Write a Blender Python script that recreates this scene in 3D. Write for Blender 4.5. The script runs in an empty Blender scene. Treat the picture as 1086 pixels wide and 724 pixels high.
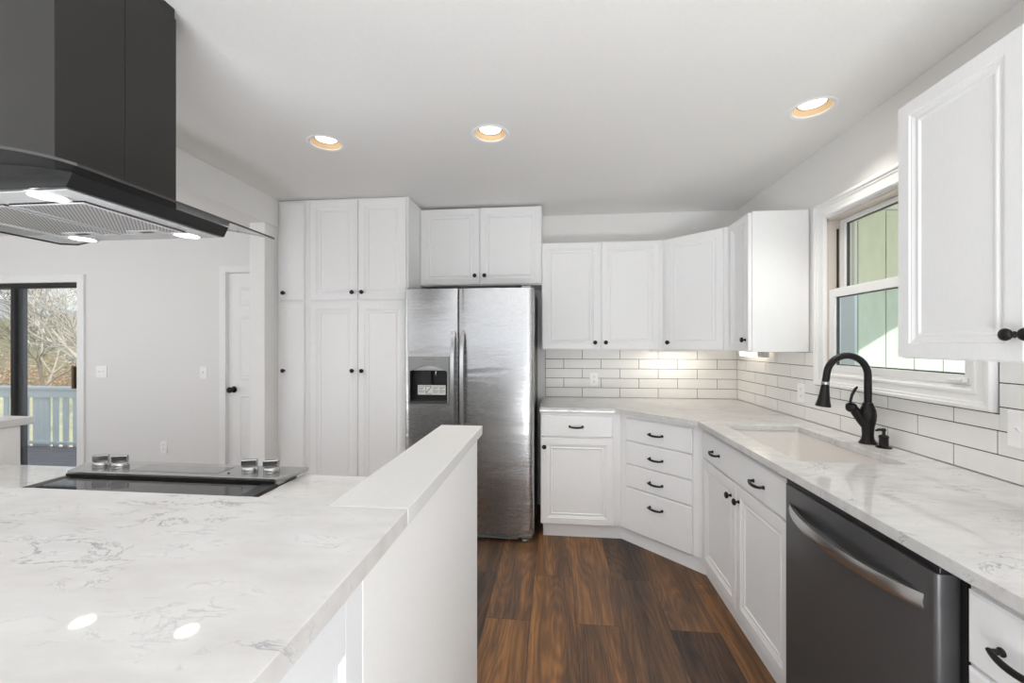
import bpy, bmesh, math, random
from mathutils import Vector, Matrix
from math import pi, sin, cos, radians, sqrt

scene = bpy.context.scene
COL = scene.collection

# ------------------------------------------------------------------ camera, world, sun, daylight, added fill lamps, exposure
cam_d = bpy.data.cameras.new('camera')
cam_d.sensor_width = 36.0
cam_d.lens = 444.7 / 1086 * 36
cam_d.shift_y = 2.39 / 1086
cam_d.clip_start = 0.02
cam_d.clip_end = 500
cam = bpy.data.objects.new('camera', cam_d)
COL.objects.link(cam)
cam.location = (0, 0, 1.3605)
cam.rotation_euler = (pi / 2, 0, 0.10371)
scene.camera = cam

vs = scene.view_settings
vs.view_transform = 'Standard'
vs.look = 'None'
vs.exposure = 0.0
vs.gamma = 1.0
vs.use_curve_mapping = False
try:
    scene.cycles.max_bounces = 14
    scene.cycles.diffuse_bounces = 8
    scene.cycles.glossy_bounces = 5
    scene.cycles.transparent_max_bounces = 12
    scene.cycles.sample_clamp_indirect = 6.0
    scene.cycles.caustics_reflective = False
    scene.cycles.caustics_refractive = False
except Exception:
    pass


def lin(r, g, b):
    f = lambda c: (c / 255 / 12.92) if c / 255 <= 0.04045 else ((c / 255 + 0.055) / 1.055) ** 2.4
    return (f(r), f(g), f(b), 1.0)


world = bpy.data.worlds.new('sky')
scene.world = world
world.use_nodes = True
wn, wl = world.node_tree.nodes, world.node_tree.links
wn.clear()
w_out = wn.new('ShaderNodeOutputWorld')
w_bg = wn.new('ShaderNodeBackground')
w_bg.inputs['Strength'].default_value = 1.25
w_tc = wn.new('ShaderNodeTexCoord')
w_sep = wn.new('ShaderNodeSeparateXYZ')
wl.new(w_tc.outputs['Generated'], w_sep.inputs[0])
w_ramp = wn.new('ShaderNodeValToRGB')
w_ramp.color_ramp.elements[0].position = 0.0
w_ramp.color_ramp.elements[0].color = (0.86, 0.90, 0.96, 1)
w_ramp.color_ramp.elements[1].position = 0.45
w_ramp.color_ramp.elements[1].color = (0.48, 0.64, 0.90, 1)
wl.new(w_sep.outputs['Z'], w_ramp.inputs[0])
w_noise = wn.new('ShaderNodeTexNoise')
w_noise.inputs['Scale'].default_value = 5.0
w_noise.inputs['Detail'].default_value = 5.0
w_map = wn.new('ShaderNodeMapping')
w_map.inputs['Scale'].default_value = (1, 1, 2.4)
wl.new(w_tc.outputs['Generated'], w_map.inputs[0])
wl.new(w_map.outputs[0], w_noise.inputs['Vector'])
w_cr = wn.new('ShaderNodeValToRGB')
w_cr.color_ramp.elements[0].position = 0.48
w_cr.color_ramp.elements[1].position = 0.66
wl.new(w_noise.outputs['Fac'], w_cr.inputs[0])
w_mix = wn.new('ShaderNodeMixRGB')
w_mix.inputs[2].default_value = (1.1, 1.1, 1.1, 1)
wl.new(w_cr.outputs[0], w_mix.inputs[0])
wl.new(w_ramp.outputs[0], w_mix.inputs[1])
wl.new(w_mix.outputs[0], w_bg.inputs['Color'])
wl.new(w_bg.outputs[0], w_out.inputs['Surface'])

sun_d = bpy.data.lights.new('sun', 'SUN')
sun_d.energy = 5.5
sun_d.angle = radians(0.6)
sun_d.color = (1.0, 0.95, 0.86)
sun = bpy.data.objects.new('sun', sun_d)
COL.objects.link(sun)
sun.rotation_euler = Vector((-1.0, 1.0, -0.68)).to_track_quat('-Z', 'Y').to_euler()


def area_lamp(name, loc, direction, sx, sy, power, color=(0.95, 0.98, 1.0)):
    d = bpy.data.lights.new(name, 'AREA')
    d.shape = 'RECTANGLE'
    d.size, d.size_y = sx, sy
    d.energy = power
    d.color = color
    o = bpy.data.objects.new(name, d)
    COL.objects.link(o)
    o.location = loc
    o.rotation_euler = Vector(direction).to_track_quat('-Z', 'Z').to_euler()
    return o


COOL = (0.93, 0.965, 1.005)
area_lamp('daylight_front', (-1.0, -3.42, 1.5), (0, 1, 0), 3.2, 0.7, 6.5, COOL)
area_lamp('daylight_front', (-4.8, -3.42, 1.5), (0, 1, 0), 2.2, 0.7, 6, COOL)
area_lamp('added_fill_left', (-6.92, 0.6, 1.4), (1, 0, 0.1), 2.4, 1.9, 32, COOL)  # added lamp in an assumed, unseen window; brightens left-facing fronts
area_lamp('added_uplight', (0.0, -1.80, 0.05), (0.0, 0.0, 1), 2.4, 1.2, 200, COOL)  # added fill lamp behind the camera, unseen; brightens ceiling and aisle
area_lamp('added_uplight', (-4.4, 0.0, 0.3), (0.0, 0, 1), 1.6, 1.6, 66, COOL)  # second added fill lamp, unseen on the dining side
CAN_L = 5.0
CAN_W = 2.8
HOOD_L = 9.0

# ------------------------------------------------------------------ materials
MATS = {}


def new_mat(name):
    m = bpy.data.materials.new(name)
    m.use_nodes = True
    MATS[name] = m
    nt = m.node_tree
    return m, nt.nodes, nt.links, nt.nodes['Principled BSDF']


def plain(name, col, rough=0.5, metal=0.0, spec=0.5, bump=0.0, bscale=200.0, detail=3.0, coat=0.0, stretch=None):
    m, n, l, b = new_mat(name)
    b.inputs['Base Color'].default_value = col
    b.inputs['Roughness'].default_value = rough
    b.inputs['Metallic'].default_value = metal
    b.inputs['Specular IOR Level'].default_value = spec
    b.inputs['Coat Weight'].default_value = coat
    tc = n.new('ShaderNodeTexCoord')
    mp = n.new('ShaderNodeMapping')
    if stretch:
        mp.inputs['Scale'].default_value = stretch
    l.new(tc.outputs['Object'], mp.inputs[0])
    ns = n.new('ShaderNodeTexNoise')
    ns.inputs['Scale'].default_value = bscale
    ns.inputs['Detail'].default_value = detail
    l.new(mp.outputs[0], ns.inputs['Vector'])
    if bump > 0:
        bp = n.new('ShaderNodeBump')
        bp.inputs['Strength'].default_value = bump
        bp.inputs['Distance'].default_value = 0.002
        l.new(ns.outputs['Fac'], bp.inputs['Height'])
        l.new(bp.outputs[0], b.inputs['Normal'])
    # slight tonal variation of the finish itself
    mx = n.new('ShaderNodeMixRGB')
    mx.blend_type = 'MULTIPLY'
    mx.inputs[0].default_value = 0.06
    mx.inputs[1].default_value = col
    l.new(ns.outputs['Fac'], mx.inputs[2])
    l.new(mx.outputs[0], b.inputs['Base Color'])
    return m


def emit(name, col, strength):
    m, n, l, b = new_mat(name)
    b.inputs['Base Color'].default_value = (0.8, 0.8, 0.8, 1)
    b.inputs['Emission Color'].default_value = col
    b.inputs['Emission Strength'].default_value = strength
    return m


WALL = plain('wall_paint', lin(237, 236, 234), 0.6, bump=0.05, bscale=160)
CEIL = plain('ceiling_paint', lin(239, 238, 236), 0.8, bump=0.25, bscale=110)
CAB = plain('cabinet_paint', lin(243, 243, 243), 0.42, bump=0.008, bscale=60, stretch=(3, 3, 0.4))
ENDP = plain('end_panel_paint', lin(224, 225, 227), 0.7)
TRIM = plain('trim_paint', lin(244, 244, 243), 0.35, bump=0.0, bscale=80)
CAP = plain('cap_paint', lin(214, 213, 211), 0.6, bump=0.02, bscale=80)
BLACK = plain('oil_rubbed_black', lin(38, 36, 35), 0.36, metal=0.6, bump=0.02)
BLACKPL = plain('black_plastic', lin(22, 22, 23), 0.35)
DARKGAP = plain('dark_gap', lin(14, 14, 14), 0.7)
WHITEPL = plain('white_plastic', lin(251, 251, 250), 0.35)
SLOTL = plain('light_grey_plastic', lin(205, 203, 200), 0.5)
SLOT = plain('slot_grey', lin(120, 118, 116), 0.5)
TILE = plain('white_tile', lin(243, 242, 239), 0.10, bump=0.05, bscale=18, coat=0.3)
GROUT = plain('grout', lin(58, 55, 52), 0.85, bump=0.2, bscale=400)
SINKM = plain('sink_composite', lin(228, 224, 220), 0.35)
CHROME = plain('satin_chrome', (0.62, 0.62, 0.61, 1), 0.22, metal=1.0)
GLASSBLK = plain('black_glass', lin(12, 12, 13), 0.04, spec=0.6)
HOODBLK = plain('black_steel', lin(58, 57, 56), 0.34, metal=0.55, bump=0.02, bscale=8)
HOODBAND = plain('hood_band', lin(17, 17, 18), 0.22)
HOODUNDER = plain('hood_under', (0.80, 0.81, 0.82, 1), 0.38, metal=0.15)
GREYPL = plain('grey_plastic', lin(150, 150, 150), 0.35, metal=0.4)
DKGREY = plain('dark_grey', lin(62, 61, 60), 0.4)
PAPER = plain('label_paper', lin(214, 214, 212), 0.6)
INK = plain('label_ink', lin(96, 96, 98), 0.6)
BRONZE = plain('bronze_frame', lin(40, 37, 36), 0.4, metal=0.3)
BRASS = plain('wood_handle', lin(92, 66, 40), 0.45)
JAMB = plain('vinyl_jamb', lin(205, 196, 188), 0.45)
VINYL = plain('vinyl_white', lin(244, 244, 243), 0.3)
BAFFLE = plain('can_baffle', lin(206, 182, 148), 0.7)
RAILP = plain('rail_paint', lin(222, 222, 220), 0.6, bump=0.15, bscale=40, stretch=(6, 6, 1))
BARK = plain('bark_pale', lin(186, 174, 168), 0.85, bump=0.4, bscale=30)
BARKD = plain('bark_grey', lin(128, 118, 108), 0.85, bump=0.4, bscale=30)
CANLAMP = emit('can_lamp', (1.0, 0.86, 0.68, 1), CAN_L)
HOODLAMP = emit('hood_lamp', (1.0, 0.98, 0.94, 1), HOOD_L)
UNDERLAMP = emit('under_cabinet_lamp', (1.0, 0.88, 0.70, 1), 2.5)


def steel(name, col, rough, wav=0.0, wscale=(2.2, 2.2, 5.0), fine=0.05):
    m, n, l, b = new_mat(name)
    b.inputs['Base Color'].default_value = col
    b.inputs['Metallic'].default_value = 1.0
    tc = n.new('ShaderNodeTexCoord')
    mp = n.new('ShaderNodeMapping')
    mp.inputs['Scale'].default_value = (4, 4, 320)
    l.new(tc.outputs['Object'], mp.inputs[0])
    ns = n.new('ShaderNodeTexNoise')
    ns.inputs['Scale'].default_value = 6
    ns.inputs['Detail'].default_value = 4
    l.new(mp.outputs[0], ns.inputs['Vector'])
    mr = n.new('ShaderNodeMapRange')
    mr.inputs['To Min'].default_value = rough - 0.05
    mr.inputs['To Max'].default_value = rough + 0.08
    l.new(ns.outputs['Fac'], mr.inputs['Value'])
    l.new(mr.outputs[0], b.inputs['Roughness'])
    mp2 = n.new('ShaderNodeMapping')
    mp2.inputs['Scale'].default_value = wscale
    l.new(tc.outputs['Object'], mp2.inputs[0])
    n2 = n.new('ShaderNodeTexNoise')
    n2.inputs['Scale'].default_value = 1.0
    n2.inputs['Detail'].default_value = 3
    n2.inputs['Distortion'].default_value = 0.8
    l.new(mp2.outputs[0], n2.inputs['Vector'])
    bp = n.new('ShaderNodeBump')
    bp.inputs['Strength'].default_value = wav
    bp.inputs['Distance'].default_value = 0.02
    l.new(n2.outputs['Fac'], bp.inputs['Height'])
    bp2 = n.new('ShaderNodeBump')
    bp2.inputs['Strength'].default_value = fine
    bp2.inputs['Distance'].default_value = 0.0006
    l.new(ns.outputs['Fac'], bp2.inputs['Height'])
    l.new(bp.outputs[0], bp2.inputs['Normal'])
    l.new(bp2.outputs[0], b.inputs['Normal'])
    return m


STEEL = steel('fridge_steel', (0.46, 0.46, 0.46, 1), 0.25, wav=0.22, wscale=(1.4, 1.4, 6.5))
STEELD = plain('dishwasher_steel', lin(98, 98, 99), 0.36, metal=0.55, bump=0.05, bscale=30, detail=8)
STEELR = plain('range_steel', (0.46, 0.46, 0.455, 1), 0.22, metal=1.0)
STEELH = plain('handle_steel', (0.58, 0.58, 0.575, 1), 0.24, metal=1.0)


def quartz_mat():
    m, n, l, b = new_mat('quartz')
    tc = n.new('ShaderNodeTexCoord')
    mp = n.new('ShaderNodeMapping')
    mp.inputs['Rotation'].default_value = (0, 0, radians(-32))
    mp.inputs['Scale'].default_value = (1.0, 2.3, 1.4)
    l.new(tc.outputs['Object'], mp.inputs[0])

    def vein(scale, width, mask_scale, lo, hi, dist):
        a = n.new('ShaderNodeTexNoise')
        a.inputs['Scale'].default_value = scale
        a.inputs['Detail'].default_value = 7
        a.inputs['Roughness'].default_value = 0.62
        a.inputs['Distortion'].default_value = dist
        l.new(mp.outputs[0], a.inputs['Vector'])
        s = n.new('ShaderNodeMath'); s.operation = 'SUBTRACT'; s.inputs[1].default_value = 0.5
        l.new(a.outputs['Fac'], s.inputs[0])
        ab = n.new('ShaderNodeMath'); ab.operation = 'ABSOLUTE'
        l.new(s.outputs[0], ab.inputs[0])
        r = n.new('ShaderNodeMapRange')
        r.inputs['From Min'].default_value = 0.0
        r.inputs['From Max'].default_value = width
        r.inputs['To Min'].default_value = 1.0
        r.inputs['To Max'].default_value = 0.0
        l.new(ab.outputs[0], r.inputs['Value'])
        k = n.new('ShaderNodeTexNoise')
        k.inputs['Scale'].default_value = mask_scale
        k.inputs['Detail'].default_value = 3
        l.new(mp.outputs[0], k.inputs['Vector'])
        kr = n.new('ShaderNodeMapRange')
        kr.inputs['From Min'].default_value = lo
        kr.inputs['From Max'].default_value = hi
        l.new(k.outputs['Fac'], kr.inputs['Value'])
        mu = n.new('ShaderNodeMath'); mu.operation = 'MULTIPLY'
        l.new(r.outputs[0], mu.inputs[0])
        l.new(kr.outputs[0], mu.inputs[1])
        return mu
    v1 = vein(6.0, 0.017, 5.0, 0.52, 0.66, 1.0)
    v2 = vein(15.0, 0.028, 9.0, 0.54, 0.70, 0.6)
    base = n.new('ShaderNodeTexNoise')
    base.inputs['Scale'].default_value = 9
    base.inputs['Detail'].default_value = 6
    l.new(mp.outputs[0], base.inputs['Vector'])
    cr = n.new('ShaderNodeValToRGB')
    cr.color_ramp.elements[0].position = 0.3
    cr.color_ramp.elements[0].color = lin(200, 198, 196)
    cr.color_ramp.elements[1].position = 0.62
    cr.color_ramp.elements[1].color = lin(213, 212, 210)
    l.new(base.outputs['Fac'], cr.inputs[0])
    m1 = n.new('ShaderNodeMixRGB')
    m1.inputs[2].default_value = lin(128, 128, 134)
    f1 = n.new('ShaderNodeMath'); f1.operation = 'MULTIPLY'; f1.inputs[1].default_value = 0.8
    l.new(v1.outputs[0], f1.inputs[0])
    l.new(f1.outputs[0], m1.inputs[0])
    l.new(cr.outputs[0], m1.inputs[1])
    m2 = n.new('ShaderNodeMixRGB')
    m2.inputs[2].default_value = lin(160, 158, 160)
    f2 = n.new('ShaderNodeMath'); f2.operation = 'MULTIPLY'; f2.inputs[1].default_value = 0.7
    l.new(v2.outputs[0], f2.inputs[0])
    l.new(f2.outputs[0], m2.inputs[0])
    l.new(m1.outputs[0], m2.inputs[1])
    l.new(m2.outputs[0], b.inputs['Base Color'])
    b.inputs['Roughness'].default_value = 0.035
    b.inputs['Specular IOR Level'].default_value = 0.5
    return m


QUARTZ = quartz_mat()


def floor_mat():
    m, n, l, b = new_mat('walnut_planks')
    tc = n.new('ShaderNodeTexCoord')
    mp = n.new('ShaderNodeMapping')
    mp.inputs['Rotation'].default_value = (0, 0, radians(90))
    l.new(tc.outputs['Object'], mp.inputs[0])
    # after the rotation: X' = -Y (along plank), Y' = X (across)
    br = n.new('ShaderNodeTexBrick')
    br.offset = 0.664
    br.offset_frequency = 2
    br.inputs['Color1'].default_value = (0, 0, 0, 1)
    br.inputs['Color2'].default_value = (1, 1, 1, 1)
    br.inputs['Mortar'].default_value = (0.5, 0.5, 0.5, 1)
    br.inputs['Scale'].default_value = 1.0
    br.inputs['Mortar Size'].default_value = 0.0011
    br.inputs['Mortar Smooth'].default_value = 0.2
    br.inputs['Brick Width'].default_value = 1.22
    br.inputs['Row Height'].default_value = 0.2225
    off = n.new('ShaderNodeVectorMath'); off.operation = 'ADD'
    off.inputs[1].default_value = (0.03, -0.099 + 0.2225 * 40, 0)
    l.new(mp.outputs[0], off.inputs[0])
    l.new(off.outputs[0], br.inputs['Vector'])
    # per plank shift of the grain
    sc = n.new('ShaderNodeVectorMath'); sc.operation = 'SCALE'
    sc.inputs['Scale'].default_value = 37.0
    l.new(br.outputs['Color'], sc.inputs[0])
    add = n.new('ShaderNodeVectorMath'); add.operation = 'ADD'
    l.new(off.outputs[0], add.inputs[0])
    l.new(sc.outputs[0], add.inputs[1])
    # long grain streaks
    mp2 = n.new('ShaderNodeMapping')
    mp2.inputs['Scale'].default_value = (2.0, 34, 1)
    l.new(add.outputs[0], mp2.inputs[0])
    g = n.new('ShaderNodeTexNoise')
    g.inputs['Scale'].default_value = 2.4
    g.inputs['Detail'].default_value = 8
    g.inputs['Roughness'].default_value = 0.75
    g.inputs['Distortion'].default_value = 0.4
    l.new(mp2.outputs[0], g.inputs['Vector'])
    # broad light and dark figure
    mp3 = n.new('ShaderNodeMapping')
    mp3.inputs['Scale'].default_value = (0.7, 7.5, 1)
    l.new(add.outputs[0], mp3.inputs[0])
    g2 = n.new('ShaderNodeTexNoise')
    g2.inputs['Scale'].default_value = 1.25
    g2.inputs['Detail'].default_value = 3
    g2.inputs['Distortion'].default_value = 0.6
    l.new(mp3.outputs[0], g2.inputs['Vector'])
    # cathedral figure: contour bands of a slow noise stretched along the plank
    mp4 = n.new('ShaderNodeMapping')
    mp4.inputs['Scale'].default_value = (0.75, 6.0, 1)
    l.new(add.outputs[0], mp4.inputs[0])
    cn = n.new('ShaderNodeTexNoise')
    cn.inputs['Scale'].default_value = 1.1
    cn.inputs['Detail'].default_value = 1.5
    l.new(mp4.outputs[0], cn.inputs['Vector'])
    cm = n.new('ShaderNodeMath'); cm.operation = 'MULTIPLY'; cm.inputs[1].default_value = 120.0
    l.new(cn.outputs['Fac'], cm.inputs[0])
    wv = n.new('ShaderNodeMath'); wv.operation = 'SINE'
    l.new(cm.outputs[0], wv.inputs[0])
    cr = n.new('ShaderNodeValToRGB')
    e = cr.color_ramp.elements
    e[0].position = 0.34; e[0].color = lin(42, 34, 31)
    e[1].position = 0.74; e[1].color = lin(156, 110, 66)
    x = e.new(0.50); x.color = lin(84, 63, 48)
    x = e.new(0.60); x.color = lin(112, 80, 53)
    ad = n.new('ShaderNodeMath'); ad.operation = 'MULTIPLY_ADD'
    ad.inputs[1].default_value = 0.46
    l.new(g.outputs['Fac'], ad.inputs[0])
    half = n.new('ShaderNodeMath'); half.operation = 'MULTIPLY'; half.inputs[1].default_value = 0.57
    l.new(g2.outputs['Fac'], half.inputs[0])
    l.new(half.outputs[0], ad.inputs[2])
    # plank to plank tone
    tone = n.new('ShaderNodeMath'); tone.operation = 'MULTIPLY_ADD'
    tone.inputs[1].default_value = 0.20
    tone.inputs[2].default_value = -0.10
    l.new(br.outputs['Color'], tone.inputs[0])
    s2 = n.new('ShaderNodeMath'); s2.operation = 'ADD'
    l.new(ad.outputs[0], s2.inputs[0])
    l.new(tone.outputs[0], s2.inputs[1])
    rg = n.new('ShaderNodeMath'); rg.operation = 'MULTIPLY_ADD'
    rg.inputs[1].default_value = 0.035
    l.new(wv.outputs[0], rg.inputs[0])
    l.new(s2.outputs[0], rg.inputs[2])
    sub = n.new('ShaderNodeMath'); sub.operation = 'SUBTRACT'; sub.inputs[1].default_value = 0.015
    l.new(rg.outputs[0], sub.inputs[0])
    l.new(sub.outputs[0], cr.inputs[0])
    mo = n.new('ShaderNodeMixRGB')
    mo.inputs[2].default_value = lin(24, 17, 14)
    l.new(br.outputs['Fac'], mo.inputs[0])
    l.new(cr.outputs[0], mo.inputs[1])
    l.new(mo.outputs[0], b.inputs['Base Color'])
    b.inputs['Roughness'].default_value = 0.42
    b.inputs['Specular IOR Level'].default_value = 0.4
    bp = n.new('ShaderNodeBump')
    bp.inputs['Strength'].default_value = 0.25
    bp.inputs['Distance'].default_value = 0.002
    l.new(g.outputs['Fac'], bp.inputs['Height'])
    l.new(bp.outputs[0], b.inputs['Normal'])
    return m


FLOOR = floor_mat()


def glass_mat(name, tint, refl=0.06):
    m = bpy.data.materials.new(name)
    m.use_nodes = True
    n, l = m.node_tree.nodes, m.node_tree.links
    n.clear()
    out = n.new('ShaderNodeOutputMaterial')
    tr = n.new('ShaderNodeBsdfTransparent')
    tr.inputs[0].default_value = tint
    gl = n.new('ShaderNodeBsdfGlossy')
    gl.inputs['Roughness'].default_value = 0.02
    fr = n.new('ShaderNodeFresnel')
    fr.inputs[0].default_value = 1.45
    mx = n.new('ShaderNodeMixShader')
    geo = n.new('ShaderNodeNewGeometry')
    inv = n.new('ShaderNodeMath'); inv.operation = 'SUBTRACT'; inv.inputs[0].default_value = 1.0
    l.new(geo.outputs['Backfacing'], inv.inputs[1])
    mu = n.new('ShaderNodeMath'); mu.operation = 'MULTIPLY'
    l.new(fr.outputs[0], mu.inputs[0])
    l.new(inv.outputs[0], mu.inputs[1])
    l.new(mu.outputs[0], mx.inputs[0])
    l.new(tr.outputs[0], mx.inputs[1])
    l.new(gl.outputs[0], mx.inputs[2])
    l.new(mx.outputs[0], out.inputs[0])
    return m


GLASS = glass_mat('window_glass', (0.93, 0.97, 0.95, 1))
SCREENGLASS = glass_mat('lower_glass', (0.86, 0.95, 0.99, 1))
HOODGLASS = glass_mat('smoked_glass', (0.80, 0.82, 0.82, 1))


def filter_mat():
    m, n, l, b = new_mat('filter_mesh')
    tc = n.new('ShaderNodeTexCoord')
    sp = n.new('ShaderNodeSeparateXYZ')
    l.new(tc.outputs['Object'], sp.inputs[0])
    fac = None
    for ax in ('X', 'Y'):
        mu = n.new('ShaderNodeMath'); mu.operation = 'MULTIPLY'; mu.inputs[1].default_value = 2 * pi / 0.011
        l.new(sp.outputs[ax], mu.inputs[0])
        si = n.new('ShaderNodeMath'); si.operation = 'SINE'
        l.new(mu.outputs[0], si.inputs[0])
        if fac is None:
            fac = si
        else:
            ad = n.new('ShaderNodeMath'); ad.operation = 'MULTIPLY'
            l.new(fac.outputs[0], ad.inputs[0])
            l.new(si.outputs[0], ad.inputs[1])
            fac = ad
    cr = n.new('ShaderNodeValToRGB')
    cr.color_ramp.elements[0].position = 0.06
    cr.color_ramp.elements[0].color = (0.78, 0.78, 0.79, 1)
    cr.color_ramp.elements[1].position = 0.22
    cr.color_ramp.elements[1].color = (0.20, 0.20, 0.20, 1)
    l.new(fac.outputs[0], cr.inputs[0])
    l.new(cr.outputs[0], b.inputs['Base Color'])
    b.inputs['Metallic'].default_value = 0.6
    b.inputs['Roughness'].default_value = 0.4
    return m


FILTER = filter_mat()


def noise_mat(name, cols, scale, stretch=(1, 1, 1), rough=0.9, detail=8, bump=0.3):
    m, n, l, b = new_mat(name)
    tc = n.new('ShaderNodeTexCoord')
    mp = n.new('ShaderNodeMapping')
    mp.inputs['Scale'].default_value = stretch
    l.new(tc.outputs['Object'], mp.inputs[0])
    ns = n.new('ShaderNodeTexNoise')
    ns.inputs['Scale'].default_value = scale
    ns.inputs['Detail'].default_value = detail
    ns.inputs['Roughness'].default_value = 0.7
    l.new(mp.outputs[0], ns.inputs['Vector'])
    cr = n.new('ShaderNodeValToRGB')
    e = cr.color_ramp.elements
    k = len(cols)
    e[0].position = 0.3; e[0].color = cols[0]
    e[1].position = 0.7; e[1].color = cols[-1]
    for i in range(1, k - 1):
        x = e.new(0.3 + 0.4 * i / (k - 1)); x.color = cols[i]
    l.new(ns.outputs['Fac'], cr.inputs[0])
    l.new(cr.outputs[0], b.inputs['Base Color'])
    b.inputs['Roughness'].default_value = rough
    bp = n.new('ShaderNodeBump')
    bp.inputs['Strength'].default_value = bump
    l.new(ns.outputs['Fac'], bp.inputs['Height'])
    l.new(bp.outputs[0], b.inputs['Normal'])
    return m


HILL = noise_mat('winter_woods', [lin(70, 62, 48), lin(150, 132, 106), lin(116, 114, 82), lin(206, 188, 166)], 1.1, (1, 1, 2.4), detail=12)
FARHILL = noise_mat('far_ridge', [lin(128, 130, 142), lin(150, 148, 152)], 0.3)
GRASS = noise_mat('dry_grass', [lin(214, 198, 162), lin(196, 186, 146), lin(228, 214, 190)], 0.8)
LEAFR = noise_mat('rust_leaves', [lin(150, 108, 88), lin(184, 146, 124), lin(210, 184, 164)], 2.0)
DECK = noise_mat('deck_boards', [lin(112, 100, 102), lin(138, 124, 124), lin(150, 136, 134)], 3.0, (1.2, 8, 1), rough=0.6)
SIDING = noise_mat('green_siding', [lin(210, 211, 190), lin(217, 219, 199), lin(223, 226, 207)], 9, (1, 1, 0.35), bump=0.15)

# ------------------------------------------------------------------ mesh helpers


class MB:
    def __init__(self):
        self.bm = bmesh.new()

    def face(self, vs, mi=0):
        try:
            f = self.bm.faces.new(vs)
            f.material_index = mi
            return f
        except ValueError:
            return None

    def v(self, *co):
        return self.bm.verts.new(co)

    def box(self, x0, x1, y0, y1, z0, z1, mi=0):
        x0, x1 = min(x0, x1), max(x0, x1)
        y0, y1 = min(y0, y1), max(y0, y1)
        z0, z1 = min(z0, z1), max(z0, z1)
        a = [self.v(x, y, z) for z in (z0, z1) for x, y in ((x0, y0), (x1, y0), (x1, y1), (x0, y1))]
        for q in ((3, 2, 1, 0), (4, 5, 6, 7), (0, 1, 5, 4), (1, 2, 6, 5), (2, 3, 7, 6), (3, 0, 4, 7)):
            self.face([a[i] for i in q], mi)
        return self

    def prism(self, pts, z0, z1, mi=0):
        """pts counter-clockwise in plan"""
        a = [self.v(x, y, z0) for x, y in pts]
        b = [self.v(x, y, z1) for x, y in pts]
        k = len(pts)
        self.face(a[::-1], mi)
        self.face(b, mi)
        for i in range(k):
            j = (i + 1) % k
            self.face([a[i], a[j], b[j], b[i]], mi)
        return self

    def extrude_profile(self, pts, axis, a0, a1, mi=0):
        """closed profile swept straight along an axis; pts are the two other coordinates in xyz order"""
        def mk(p, a):
            if axis == 'x':
                return (a, p[0], p[1])
            if axis == 'y':
                return (p[0], a, p[1])
            return (p[0], p[1], a)
        r0 = [self.v(*mk(p, a0)) for p in pts]
        r1 = [self.v(*mk(p, a1)) for p in pts]
        k = len(pts)
        self.face(r0[::-1], mi)
        self.face(r1, mi)
        for i in range(k):
            j = (i + 1) % k
            self.face([r0[i], r0[j], r1[j], r1[i]], mi)
        return self

    def lathe(self, prof, origin, axis=(0, 0, 1), seg=20, mi=0, cap=True):
        """prof: list of (radius, height along the axis)"""
        ax = Vector(axis).normalized()
        q = Vector((0, 0, 1)).rotation_difference(ax)
        o = Vector(origin)
        rings = []
        for r, h in prof:
            rings.append([self.bm.verts.new(o + q @ Vector((r * cos(2 * pi * i / seg), r * sin(2 * pi * i / seg), h))) for i in range(seg)])
        for a, b in zip(rings, rings[1:]):
            for i in range(seg):
                j = (i + 1) % seg
                self.face([a[i], a[j], b[j], b[i]], mi)
        if cap:
            self.face(rings[0][::-1], mi)
            self.face(rings[-1], mi)
        return self

    def tube(self, pts, radii, seg=10, mi=0, flat=None):
        P = [Vector(p) for p in pts]
        if not isinstance(radii, (list, tuple)):
            radii = [radii] * len(P)
        rings = []
        up = None
        for i, p in enumerate(P):
            t = (P[min(i + 1, len(P) - 1)] - P[max(i - 1, 0)]).normalized()
            if up is None:
                up = Vector((0, 0, 1)) if abs(t.z) < 0.9 else Vector((1, 0, 0))
            s = t.cross(up)
            if s.length < 1e-5:
                s = t.cross(Vector((1, 0.3, 0)))
            s.normalize()
            u = s.cross(t).normalized()
            up = u
            fx = flat if flat else 1.0
            rings.append([self.bm.verts.new(p + s * cos(2 * pi * k / seg) * radii[i] + u * sin(2 * pi * k / seg) * radii[i] * fx) for k in range(seg)])
        for a, b in zip(rings, rings[1:]):
            for i in range(seg):
                j = (i + 1) % seg
                self.face([a[i], a[j], b[j], b[i]], mi)
        self.face(rings[0][::-1], mi)
        self.face(rings[-1], mi)
        return self

    def build(self, name, mat, parent=None, bevel=0.0, smooth=False, seg=2):
        bmesh.ops.recalc_face_normals(self.bm, faces=self.bm.faces[:])
        me = bpy.data.meshes.new(name)
        if smooth:
            for f in self.bm.faces:
                f.smooth = True
        self.bm.to_mesh(me)
        self.bm.free()
        for m in (mat if isinstance(mat, (list, tuple)) else [mat]):
            me.materials.append(m)
        o = bpy.data.objects.new(name, me)
        COL.objects.link(o)
        if parent:
            o.parent = parent
        if bevel > 0:
            b = o.modifiers.new('bevel', 'BEVEL')
            b.width = bevel
            b.segments = seg
            b.limit_method = 'ANGLE'
            b.angle_limit = radians(40)
        if smooth:
            try:
                me.set_sharp_from_angle(angle=radians(42))
            except Exception:
                pass
        return o


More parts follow.
